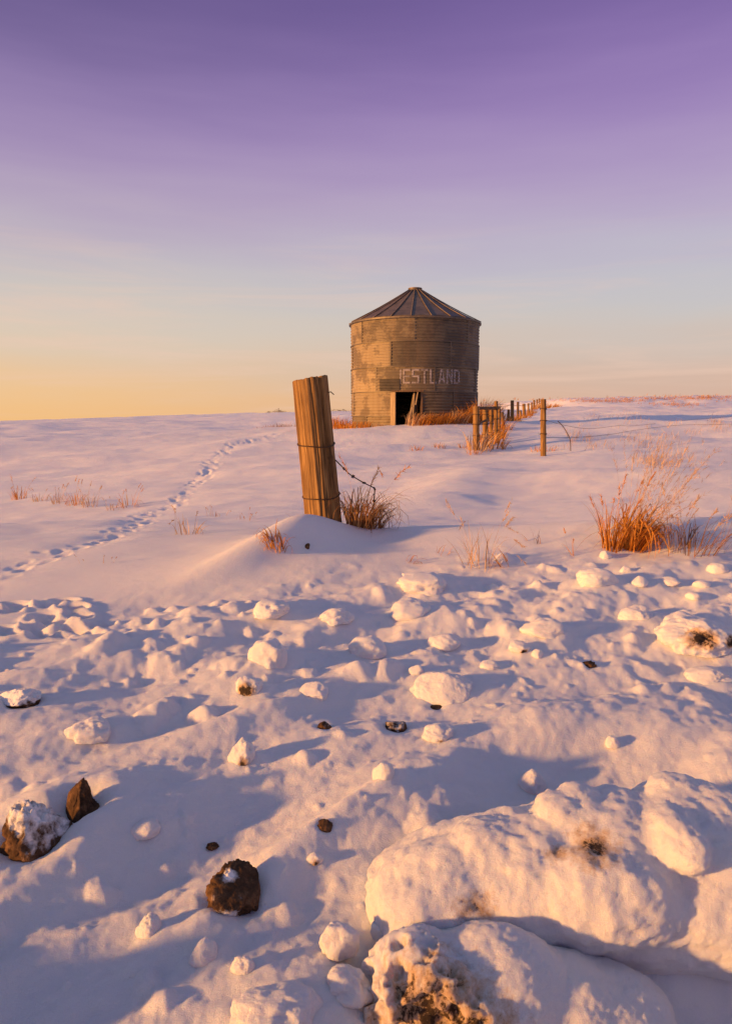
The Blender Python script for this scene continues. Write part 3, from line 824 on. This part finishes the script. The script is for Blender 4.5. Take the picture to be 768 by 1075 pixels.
plank('leaning_board', bin_pt(-6.5, BR-.12, .12), bin_pt(.0, BR-.20, DTOP-.03), .10, .03, M_OLDWOOD, 'grey weathered board leaning slantwise inside the open bin doorway', 'board')
plank('door_panel', bin_pt(.2, BR-.25, .10), bin_pt(2.2, BR-.22, DTOP-.04), .34, .04, M_OLDWOOD, 'dull grey door panel standing in the right half of the bin doorway', 'door')
plank('leaning_board', bin_pt(1.2, BR+.07, DTOP-.40), bin_pt(3.0, BR+.075, DTOP-.02), .07, .03, wood_mat('pale_board', (.3, .2, .1), (.45, .32, .18), (.5, .4, .25)), 'short pale board end fixed at the top right of the bin doorway', 'board')
plank('leaning_board', bin_pt(-7, BR+.42, -.05), bin_pt(-1.5, BR+.08, 1.02), .07, .03, M_OLDWOOD, 'brown stick leaning outside against the bin doorway in the grass', 'board')

# ------------------------------------------------------------------ wood posts
def post_mesh(name, r, h, mat, parent, seed, sub=48, crack=True, slant=(0, 0), taper=.06, loc=None):
    nz = max(8, int(h/.02)); V = []; Fs = []
    for i in range(nz+1):
        t = i/nz
        for k in range(sub):
            a = 2*PI*k/sub; p = np.array([[math.cos(a)*1.4, math.sin(a)*1.4, t*h*2.2/max(r*8, .2)]])
            q = r*(1-taper*t)*(1+.05*float(fbm3(p, seed, 3)[0])+.012*math.sin(a*17+seed)+.010*math.sin(a*29+seed*2+t*3))
            if crack:
                for (ca, dep, wd) in ((-.95, .22, .09), (-2.2, .09, .035), (-1.55, .08, .03), (-2.65, .07, .03), (-1.25, .06, .03), (2.0, .12, .07)):
                    da = (a-ca-.14*math.sin(t*4+seed)+PI) % (2*PI)-PI
                    q -= r*dep*math.exp(-(da/wd)**2)*(.35+.65*t)
            x, y = q*math.cos(a), q*math.sin(a)
            V.append((x, y, h*t+(slant[0]*x+slant[1]*y)*t**8+(r*.03*math.sin(a*7+seed)*math.sin(a*13+1) if i == nz else 0)))
        if i:
            for k in range(sub): Fs.append([(i-1)*sub+k, (i-1)*sub+(k+1) % sub, i*sub+(k+1) % sub, i*sub+k])
    n = len(V); V.append((0, 0, h-.004)); Fs += [[(nz)*sub+k, nz*sub+(k+1) % sub, n] for k in range(sub)]
    return mesh_obj(name, V, Fs, mat, parent, True, loc)
PD = 4.70
pb = at_dist(341, 559, PD); ptop = at_dist(325, 397.5, PD)
PBURY = .30; axis = (ptop-pb); PL = axis.length; lean = math.atan2(axis.x, axis.z)
PR_ = 36.0/2/F*(PD*math.cos(PITCH)+.4)
pr = empty('leaning_post', pb-axis.normalized()*PBURY, (0, lean, 0))
tag(pr, 'thick weathered wooden fence post leaning left, wrapped with two rusty wires', 'fence post')
post_mesh('shaft', PR_, PL+PBURY, M_POST, pr, 5, 180, True, slant=(.09, 0))
def wrap(zc, tilt, rad, turns=1, wob=.004, ph=0):
    m = MB(); P = []
    for k in range(49):
        a = 2*PI*k/48+ph; q = rad+.004
        P.append((q*math.cos(a), q*math.sin(a), zc+tilt*math.cos(a)+wob*math.sin(a*3+1)-.018*math.sin(a)*-1))
    m.tube(P, .0042, 6); return m
w1 = wrap(PBURY+PL*.585, -.012, PR_*.968).build('wire_wrap', M_WIRE, pr)
w2 = wrap(PBURY+PL*.25, -.004, PR_*.985).build('wire_wrap', M_WIRE, pr)
m = MB(); m.tube([(PR_*.9, -.03, PBURY+PL*.90), (PR_*1.06, -.035, PBURY+PL*.905), (PR_*1.22, -.04, PBURY+PL*.885)], .0035, 5); m.build('wire_stub', M_WIRE, pr)
def barbed(name, P, label, barb=.10, r=.0042, blen=.014, cat='wire', group=None):
    m = MB(); m.tube(P, r, 6); acc = 0
    for a, b in zip(P, P[1:]):
        acc += (Vector(b)-Vector(a)).length
        if barb and acc > barb:
            acc = 0; c = Vector(b)
            for _ in range(3):
                d = Vector((random.uniform(-1, 1), random.uniform(-1, 1), random.uniform(-1, 1))).normalized()*blen
                m.tube([c-d, c+d], r*.7, 4)
            m.tube([c-(Vector(b)-Vector(a)).normalized()*.008, c+(Vector(b)-Vector(a)).normalized()*.008], r*1.7, 5)
    return tag(m.build(name, M_WIRE), label, cat, group)
bw = [at_dist(352, 483, PD-.02), at_dist(358, 489, PD), at_dist(366, 497, PD), at_dist(375, 503, PD+.02), at_dist(384, 508, PD+.02), at_dist(391, 511.5, PD+.03), at_dist(393, 514, PD+.03), at_dist(392.6, 522, PD+.03), at_dist(391, 540, PD+.04), at_dist(388, 562, PD+.05)]
barbed('barbed_wire', spline(bw, 8), 'rusty barbed wire strand drooping from the leaning post into the dry grass', .085)

# far fence: (px, top, foot, width, distance, lean px, label)
FP = [
    (499.5, 426.5, 474, 7.2, 14.0, 0, 'thick fence post at the left front corner of the braced group'),
    (509.3, 427, 472, 6.0, 14.6, -.6, 'second fence post of the braced group, just right of the left corner post'),
    (515.6, 430, 467, 4.0, 15.4, -.5, 'shorter fence post in the middle of the braced group'),
    (520.3, 421, 468, 4.2, 15.0, 0, 'tallest fence post of the braced group, standing at its right end'),
    (523.6, 427, 459, 2.6, 17.0, .3, 'thin fence post behind the tallest one of the braced group'),
    (528.6, 434, 453, 3.0, 20.0, -2, 'short leaning fence post in grass right of the braced group'),
    (537.3, 421.5, 449, 3.0, 26.0, 0, 'tall slim fence post between the braced group and the dark one'),
    (543.2, 423, 443, 2.2, 30.0, 0, 'narrow dark fence post in the far row'),
    (550.2, 425, 442.5, 2.8, 36.0, -.8, 'stout leaning fence post right of the narrow dark one in the far row'),
    (554.3, 424.5, 440, 1.7, 43.0, 0, 'small fence post in the row climbing to the crest'),
    (557.4, 423.5, 436, 1.5, 50.0, .3, 'small fence post in the row climbing to the crest'),
    (560.2, 421, 431.5, 1.7, 58.0, 0, 'small fence post in the row climbing to the crest'),
    (563.3, 420.5, 430, 1.4, 68.0, 0, 'small fence post in the row climbing to the crest'),
    (565.6, 419.5, 428, 1.3, 78.0, 0, 'small fence post in the row climbing to the crest'),
    (532.6, 431, 451, 2.4, 22.0, 1, 'short tilted stub post between the short leaning post and the tall slim post'),
    (546.8, 432, 442, 2.0, 33.0, -1, 'low broken stub post beside the stout leaning one in the far row'),
    (569.9, 419, 475, 6.2, 12.5, 0, 'lone straight fence post standing right of the fence gap'),
    (752.5, 441, 457, 2.6, 26.0, .6, 'short weathered fence post out on the slope at the far right'),
    (667, 446, 456, 1.2, 20.0, .8, 'thin stake holding the wires on the right hand slope'),
]
FPT = {}
for i, (px, yt, yb_, wd, Y, ln, lab) in enumerate(FP):
    if 18 < Y and px < 568: yt -= 1.2
    b = at_dist(px-ln*0, yb_, Y); t = at_dist(px+ln, yt, Y); g = gz(b.x, b.y)
    low = min(b.z, g)-.25; ax = (t-b); ax = ax/ax.z
    foot = t-ax*(t.z-low)
    rt = empty('fence_post', foot, (0, math.atan2(ax.x, 1), 0))
    tag(rt, lab, 'fence post', 'fence posts of the far fence' )
    depth = Y*.99; hh = (t-foot).length
    dark = i in (7, 5)
    post_mesh('shaft', (wd*1.3 if Y > 18 else wd)/2/F*depth, hh, M_DARKWOOD if dark else M_POST, rt, 20+i, 20, Y < 20, taper=.08)
    if Y < 18 and wd > 2:
        for f in (.35, .6, .82):
            mm = MB(); mm.tube([((wd/2/F*depth+.008)*math.cos(2*PI*k/16), (wd/2/F*depth+.008)*math.sin(2*PI*k/16), hh-(t.z-b.z)*(1-f)+.01*math.sin(k*.8)) for k in range(17)], .006, 5)
            mm.build('wire_wrap', M_WIRE, rt)
    FPT[i] = (b, t)
def rail(a, b, r, label):
    L = (b-a).length; m = MB(); P = [(0, 0, L*k/8) for k in range(9)]
    m.tube(P, [r*(1+.06*math.sin(k*2.1)) for k in range(9)], 10)
    o = m.build('brace_rail', M_DARKWOOD); o.location = a; o.rotation_mode = 'QUATERNION'; o.rotation_quaternion = (b-a).to_track_quat('Z', 'Y')
    return tag(o, label, 'rail')
rail(at_dist(498, 428.6, 14.15), at_dist(522.5, 428.3, 15.15), .034, 'dark wooden brace rail across the tops of the braced fence posts')
rail(at_dist(502, 445, 14.15), at_dist(512, 440, 14.7), .024, 'short dark lower brace stick between the first two braced fence posts')
def lerp(a, b, t): return a+(b-a)*t
def wire_run(ids, fr, label, sag=.06, r=.004):
    P = []
    for a, b in zip(ids, ids[1:]):
        A = lerp(*FPT[a], fr); B = lerp(*FPT[b], fr)
        for k in range(8):
            t = k/8; p = A.lerp(B, t); p.z -= sag*4*t*(1-t); P.append(p)
    P.append(lerp(*FPT[ids[-1]], fr))
    m = MB(); m.tube(P, r, 5); tag(m.build('fence_wire', M_WIRE), label, 'wire', 'wires of the far fence')
for fr, nm in ((.90, 'topmost'), (.62, 'middle'), (.34, 'lowest')):
    wire_run([0, 3, 6, 7, 8, 9, 10, 11, 12], fr, nm+' thin wire along the fence row climbing behind the braced group', .07)
# wires of the right hand fence, from the lone post across the slope
def free_wire(P, label, r=.0035, sag=0, lift=.10):
    for k, p in enumerate(P):
        d = p-Vector((0, 0, CAMZ)); t = 1.0
        while lift and t > .4 and (p.z < gz(p.x, p.y)+lift): t *= .97; p = Vector((0, 0, CAMZ))+d*t
        P[k] = p
    m = MB(); m.tube(spline(P, 6), r, 5); tag(m.build('fence_wire', M_WIRE), label, 'wire', 'wires of the far fence')
free_wire([at_dist(570, 459, 12.5), at_dist(600, 459.5, 14), at_dist(640, 456, 17), at_dist(667, 451.5, 20), at_dist(710, 446.5, 23), at_dist(752.5, 445.5, 26), at_dist(800, 445, 28)], 'lower sagging wire from the lone post across the right hand slope')
free_wire([at_dist(570, 440, 12.5), at_dist(590, 446, 13.5), at_dist(618, 450, 15), at_dist(648, 447, 17.5), at_dist(667, 446.8, 20), at_dist(710, 442, 23), at_dist(752.5, 438.5, 26), at_dist(800, 435, 28)], 'upper loose wire from the lone post rising to the right edge')
free_wire([at_dist(520, 424, 15), at_dist(540, 426, 14.2), at_dist(556, 424.5, 13.2), at_dist(569, 421, 12.5)], 'slack wire strung between the braced group and the lone post')
p0 = at_dist(599, 467.5, 13.2)
free_wire([at_dist(585, 442, 13.4), at_dist(590, 447, 13.3), at_dist(595, 455, 13.2), at_dist(598, 462, 13.2), Vector((p0.x, p0.y, p0.z-.15))], 'dark bent wire end sticking up out of the snow right of the lone post', .008, lift=0)

# ------------------------------------------------------------------ dry grass
def tuft(name, loc, n, h, spread, lean, mat, label, cat='dry grass', group=None, w=.005, droop=.5, seed=1, heads=0, headmat=None, hvar=.35, kind=None, seg=7, curl=0.0, headlen=.2):
    R = random.Random(seed); m = MB(); HM = []
    for i in range(n):
        a = R.uniform(0, 2*PI); q = spread*math.sqrt(R.random()); b = Vector((q*math.cos(a), q*math.sin(a)*.8, 0))
        bz = gz(loc[0]+b.x, loc[1]+b.y)-loc[2]-.02
        hh = h*(1-hvar*R.random()); tone = R.random()
        d = Vector((math.cos(a)*R.uniform(.05, .45)+lean[0]+R.gauss(0, .12), math.sin(a)*R.uniform(.05, .45)+lean[1]+R.gauss(0, .12), 0))
        side = Vector((-d.y, d.x, 0)); side = side.normalized() if side.length > 1e-4 else Vector((1, 0, 0))
        yaw = R.uniform(-.9, .9); side = (Matrix.Rotation(yaw, 3, 'Z') @ side)
        is_head = i < heads
        dr = (droop*.35 if is_head else droop*R.uniform(.3, 1.5)); L = hh*(1.55 if is_head else 1)
        P = []; ang0 = math.atan2(d.length, 1); cur = b+Vector((0, 0, bz)); dirh = d.normalized() if d.length > 1e-4 else Vector((1, 0, 0))
        kink = R.random() < curl; kk = R.uniform(.22, .7)
        for s in range(seg+1):
            t = s/seg; P.append(cur.copy()); ang = ang0+dr*t*t*2.2
            if kink and t > kk: ang += 1.6*min(1, (t-kk)*5)
            cur = cur+(dirh*math.sin(ang)+Vector((0, 0, math.cos(ang))))*(L/seg)+Vector((R.gauss(0, .02), R.gauss(0, .02), 0))*L*.12
        V = []; ww = w*R.uniform(.6, 1.3)*(.6 if is_head else 1)
        for s, p in enumerate(P):
            t = s/seg; q = ww*(1-t*t*.85)*.5; V += [p-side*q, p+side*q+Vector((0, 0, q*.4))]
        m.add(V, [[2*s, 2*s+1, 2*s+3, 2*s+2] for s in range(seg)], tone)
        if is_head:       # plumed seed head
            hm = MB()
            for c in range(26):
                t = 1-headlen*R.random()**1.1; idx = min(int(t*seg), seg-1); f = t*seg-idx; c0 = P[idx].lerp(P[idx+1], f)
                dd = (P[idx+1]-P[idx]).normalized()*R.uniform(.5, 1)+Vector((R.gauss(0, .35), R.gauss(0, .35), R.gauss(0, .35)))
                dd = dd.normalized()*h*R.uniform(.04, .09); sd = dd.cross(Vector((R.random(), R.random(), R.random()))).normalized()*w*.35
                hm.add([c0-sd, c0+sd, c0+dd+sd*.3, c0+dd-sd*.3], [[0, 1, 2, 3]], R.random())
            HM.append(hm)
    o = m.build(name, mat, None, True); o.location = loc
    tag(o, label, cat, group, kind)
    for hm in HM: hm.build('seed_head', headmat or mat, o, True)
    return o
def gp(px, py):
    p = at(px, py, bumpy); return (p.x, p.y, gz(p.x, p.y))
# beside the leaning post
def near_post(px, py, Y): 
    p = at_dist(px, py, Y); return (p.x, p.y, gz(p.x, p.y))
tuft('grass_tuft', near_post(378, 563, 4.68), 190, .48, .10, (.16, 0), M_RUST, 'dense brown and orange dry grass at the right foot of the leaning post', seed=3, w=.0075, droop=1.1, heads=4, headmat=M_GRASS, curl=.6, headlen=.3, hvar=.55)
tuft('grass_tuft', near_post(398, 560, 4.75), 26, .27, .05, (.22, 0), M_BROWN, 'loose hooked grass stems at the right edge of the dense brown grass', seed=4, w=.006, droop=1.0, curl=.4)
tuft('grass_tuft', gp(289, 573), 46, .17, .06, (-.12, -.1), M_GRASS, 'small drooping orange grass tuft left of the leaning post', seed=5, w=.007, droop=1.1, curl=.5)
tuft('grass_tuft', near_post(322, 548, 4.85), 12, .22, .05, (-.5, 0), M_BROWN, 'few thin grass stems behind the left foot of the leaning post', seed=6, w=.004, droop=.5)
tuft('sparse_grass', gp(431, 590), 10, .12, .04, (.5, 0), M_GRASS, 'few bent orange grass blades right of the leaning post mound', seed=7, w=.006, droop=.8, curl=.4)
tuft('sparse_grass', gp(463, 582), 9, .11, .04, (.3, 0), M_GRASS, 'tiny pair of grass blades between the bent blades and the fan shaped stems', seed=8, w=.004, droop=.7)
tuft('sparse_grass', gp(505, 594), 46, .30, .10, (.05, 0), M_PALE, 'sparse fan of pale dry grass stems in the middle right', seed=9, w=.0045, droop=.55, heads=12, curl=.2)
tuft('sparse_grass', gp(530, 594), 12, .17, .05, (-.6, 0), M_GRASS, 'low reddish grass blades lying right of the pale fan', seed=10, w=.006, droop=.6)
tuft('sparse_grass', gp(560, 569), 9, .16, .05, (-.3, 0), M_BROWN, 'tiny dark twig like grass beyond the pale fan', seed=11, w=.004, droop=.9)
tuft('sparse_grass', gp(602, 582), 7, .16, .03, (-.05, 0), M_GRASS, 'short upright orange stem left of the tall orange tuft', seed=12, w=.005, droop=.2, heads=2)
# tall orange tuft at the right
tuft('grass_tuft', gp(664, 576), 230, .52, .075, (.28, .0), M_GRASS, 'tall dense orange dry grass tuft on the right with curled leaves', seed=13, w=.008, droop=1.1, curl=.85, hvar=.55)
tuft('grass_tuft', gp(641, 576), 85, .36, .06, (.03, .0), M_GRASS, 'upright orange grass column joined to the left of the tall tuft', seed=14, w=.006, droop=.3, curl=.2, heads=10)
tuft('plumed_grass', gp(664, 574), 34, .56, .05, (.42, .0), M_PALE, 'pale feathery grass plumes arching right out of the tall orange tuft', seed=15, w=.004, droop=.25, heads=34, headmat=M_PALE, headlen=.7)
tuft('sparse_grass', gp(707, 579), 16, .34, .04, (.12, .0), M_PALE, 'bare pale stems standing between the tall tuft and the drooping grass', seed=16, w=.006, droop=.25, heads=3)
tuft('grass_tuft', gp(731, 580), 60, .30, .12, (.22, .0), M_BROWN, 'drooping dark brown grass at the right edge beside the bare stems', seed=17, w=.006, droop=.75, heads=12, headmat=M_PALE, curl=.35, headlen=.4)
tuft('plumed_grass', gp(758, 578), 12, .40, .05, (.4, .0), M_PALE, 'faint pale reed stems at the right picture edge', seed=18, w=.004, droop=.3, heads=8)
# left field
for k, (px, py, n_, h_, lab) in enumerate([
    (21, 524, 40, .22, 'brown grass wisp at the left end of the short grass row in the left field'),
    (42, 526, 26, .13, 'low flat grass wisp, second from the left in the left field row'),
    (60, 528, 26, .19, 'grass wisp left of the tallest wisp in the left field row'),
    (80, 530, 34, .26, 'tallest orange grass wisp in the middle of the left field row'),
    (94, 532, 30, .22, 'orange grass wisp just right of the tallest one in the left field row'),
    (120, 535, 22, .12, 'low brown grass wisp near the right end of the left field row'),
    (136, 532, 26, .20, 'pale grass wisp at the right end of the left field row'),
    (198, 561, 22, .17, 'lone orange grass wisp in the open snow left of the leaning post'),
    (227, 542, 10, .09, 'tiny grass wisp beyond the lone orange one'),
    (258, 545, 10, .08, 'tiny grass wisp nearest to the leaning post on its left'),
    (100, 592, 5, .05, 'single tiny orange stub in the smooth snow below the footprint trail')]):
    tuft('grass_wisp', gp(px, py), n_, h_*1.1, .10, (.05, 0), M_PALE if k % 3 else M_GRASS, lab, group='grass wisps in the left field', seed=30+k, w=.007, droop=.6, heads=5, curl=.2)
# round the bin
def row(items, label, group, mat, w, dr, lean, name='grass_clump'):
    for k, (x, y, h_, sp_, n_) in enumerate(items):
        tuft(name, (x, y, gz(x, y)), n_, h_, sp_, lean, mat if k % 3 else M_PALE if mat is M_GRASS and k % 6 == 0 else mat, label, group=group, seed=60+k+int(x*7), w=w, droop=dr, curl=.15, seg=5)
it = []
for deg, h_ in ((0, .45), (5, .38), (10, .40), (15, .36), (21, .40), (27, .42), (33, .5), (39, .58), (45, .68), (52, .75), (59, .8), (67, .8), (76, .75), (86, .7)):
    p = bin_pt(deg, BR+.42, 0); it.append((p.x, p.y, h_*1.1, .26, 90))
row(it, 'orange dry grass clump in the row along the right foot of the grain bin', 'grass clumps along the right foot of the bin', M_GRASS, .016, .35, (.32, 0))
it = []
for deg, h_ in ((-28, .22), (-40, .3), (-50, .34), (-62, .30)):
    p = bin_pt(deg, BR+.30, 0); it.append((p.x, p.y, h_, .20, 60))
row(it, 'low orange grass clump at the left foot of the grain bin by the doorway', 'grass clumps at the left foot of the bin', M_GRASS, .014, .4, (.05, 0))
it = []
for px, Y, h_ in ((339, 24, .34), (348, 23.5, .42), (356, 23, .48), (363, 22.8, .45)):
    p = at_dist(px, 449, Y); it.append((p.x, p.y, h_, .26, 90))
row(it, 'orange grass clump in the patch between the leaning post and the bin', 'grass clumps left of the bin', M_GRASS, .015, .4, (.05, 0))
it = []
for px, Y, h_ in ((276, 27, .25), (286, 27, .32), (294, 26.5, .40), (302, 26, .32)):
    p = at_dist(px, 451, Y); it.append((p.x, p.y, h_, .3, 50))
row(it, 'brown grass clump in the low patch seen left of the leaning post top', 'grass clumps beyond the post on the left', M_BROWN, .014, .4, (.05, 0))
# along the far fence
it = []
for k in range(22):
    t = k/21; Y = 14.2+t**1.3*38; i0 = [0, 3, 4, 5, 6, 7, 8, 9, 10][min(8, int(t*9))]
    b = FPT[i0][0]; b2 = FPT[min(i0+1, 11)][0] if i0 not in (0,) else FPT[3][0]; q = b.lerp(b2, (t*9) % 1)
    it.append((q.x+random.uniform(-.15, .2), q.y+random.uniform(-.2, .2), random.uniform(.22, .55), .26, 60))
row(it, 'orange grass clump growing at the feet of the far fence posts', 'grass clumps along the far fence', M_GRASS, .017, .4, (.15, 0))
for k, (px, py, lab) in enumerate([(565, 474, 'small reddish grass clump at the left foot of the lone fence post'), (575, 474, 'tiny grass clump at the right foot of the lone fence post'), (487, 470, 'small grass clump in the snow left of the braced fence posts'), (497, 477, 'small grass clump in front of the left corner fence post'),
        (437, 473, 'tiny orange grass wisp in the snow below the bin doorway'), (460, 470, 'small pale grass wisp in the snow between the bin and the fence')]):
    tuft('grass_clump', gp(px, py), 30, .16, .14, (.1, 0), M_GRASS, lab, seed=120+k, w=.010, droop=.6)
# dry stubble on the right hand slope and along the crest: uncountable
def stubble(name, label, boxes, n, h, mat, seed, w):
    R = random.Random(seed); m = MB()
    for i in range(n):
        cx, cy, rx, ry = R.choice(boxes); px = R.gauss(cx, rx); py = R.gauss(cy, ry)
        p = at(px, py); 
        if p.y > 180 or p.y < 5: continue
        for b in range(R.randint(3, 8)):
            o = Vector((p.x+R.gauss(0, .10), p.y+R.gauss(0, .10), p.z-.03)); hh = h*R.uniform(.4, 1.2); d = Vector((R.gauss(.25, .3), R.gauss(0, .2), 1)).normalized()*hh
            s = Vector((R.uniform(-1, 1), R.uniform(-1, 1), 0)).normalized()*w*.5
            mid = o+d*.6; tip = o+d+Vector((R.gauss(.1, .15), R.gauss(0, .1), -.1))*hh
            m.add([o-s, o+s, mid+s*.8, mid-s*.8, tip], [[0, 1, 2, 3], [3, 2, 4]], R.random())
    o = m.build(name, mat); tag(o, label, 'grass', None, 'stuff')
stubble('hillside_grass', 'thin pale dry grass poking through the snow on the right hand slope', [(640, 460, 40, 5), (680, 466, 30, 5), (735, 452, 25, 6), (610, 462, 14, 5), (625, 440, 10, 5), (655, 437, 8, 6), (700, 480, 25, 6), (688, 488, 10, 5), (752, 447, 4, 5)], 210, .22, M_PALE, 5, .007)
stubble('crest_grass', 'dark reddish grass along the crest of the hill at the right', [(600, 420.5, 22, 1.2), (640, 421.5, 20, .8), (690, 418.5, 30, 1.2), (740, 417.5, 25, 1.5), (705, 425, 18, 1), (740, 418, 30, .8), (690, 419, 40, .8), (690, 418.5, 50, .6), (740, 417, 30, .6), (640, 421.5, 40, .6)], 800, .26, M_GRASS, 6, .022)  # crest grass, thickened in orange to stand in for low sun there
it = []
for px, Y in ((566, 62), (570, 66), (574, 68), (578, 72), (582, 76)):
    p = at_dist(px, 421, Y); it.append((p.x, p.y, 1.0, .5, 70))
row(it, 'orange grass clump on the crest behind the top of the lone fence post', 'grass clumps on the crest behind the lone post', M_GRASS, .05, .4, (.4, 0))

# ------------------------------------------------------------------ far shelterbelts on the horizon
def belt(px0, px1, py, Y, h, label, seed):
    R = random.Random(seed); m = MB(); a = at_dist(px0, py, Y); b = at_dist(px1, py, Y)
    for i in range(int((b-a).length/1.6)+6):
        t = R.random(); p = a.lerp(b, t); p.y += R.uniform(-6, 6); g = gz(p.x, p.y); hh = h*R.uniform(.5, 1.15)*(.45+.55*math.sin(PI*min(max(t, .04), .96)))
        for k in range(40):
            c = Vector((p.x+R.gauss(0, hh*.35), p.y+R.gauss(0, hh*.35), g+hh*R.random())); s = hh*.10
            d1 = Vector((R.gauss(0, s), R.gauss(0, s), R.gauss(0, s))); d2 = Vector((R.gauss(0, s), R.gauss(0, s), R.gauss(0, s)))
            m.add([c, c+d1, c+d1+d2, c+d2], [[0, 1, 2, 3]])
    tag(m.build('shelterbelt', M_TREES, None, False), label, 'trees', None, 'stuff')
belt(279, 305, 429.5, 620, 3.2, 'low dark line of far trees on the horizon left of the leaning post', 1)
belt(343, 372, 431, 600, 2.6, 'low dark line of far trees on the horizon between the post and the bin', 2)
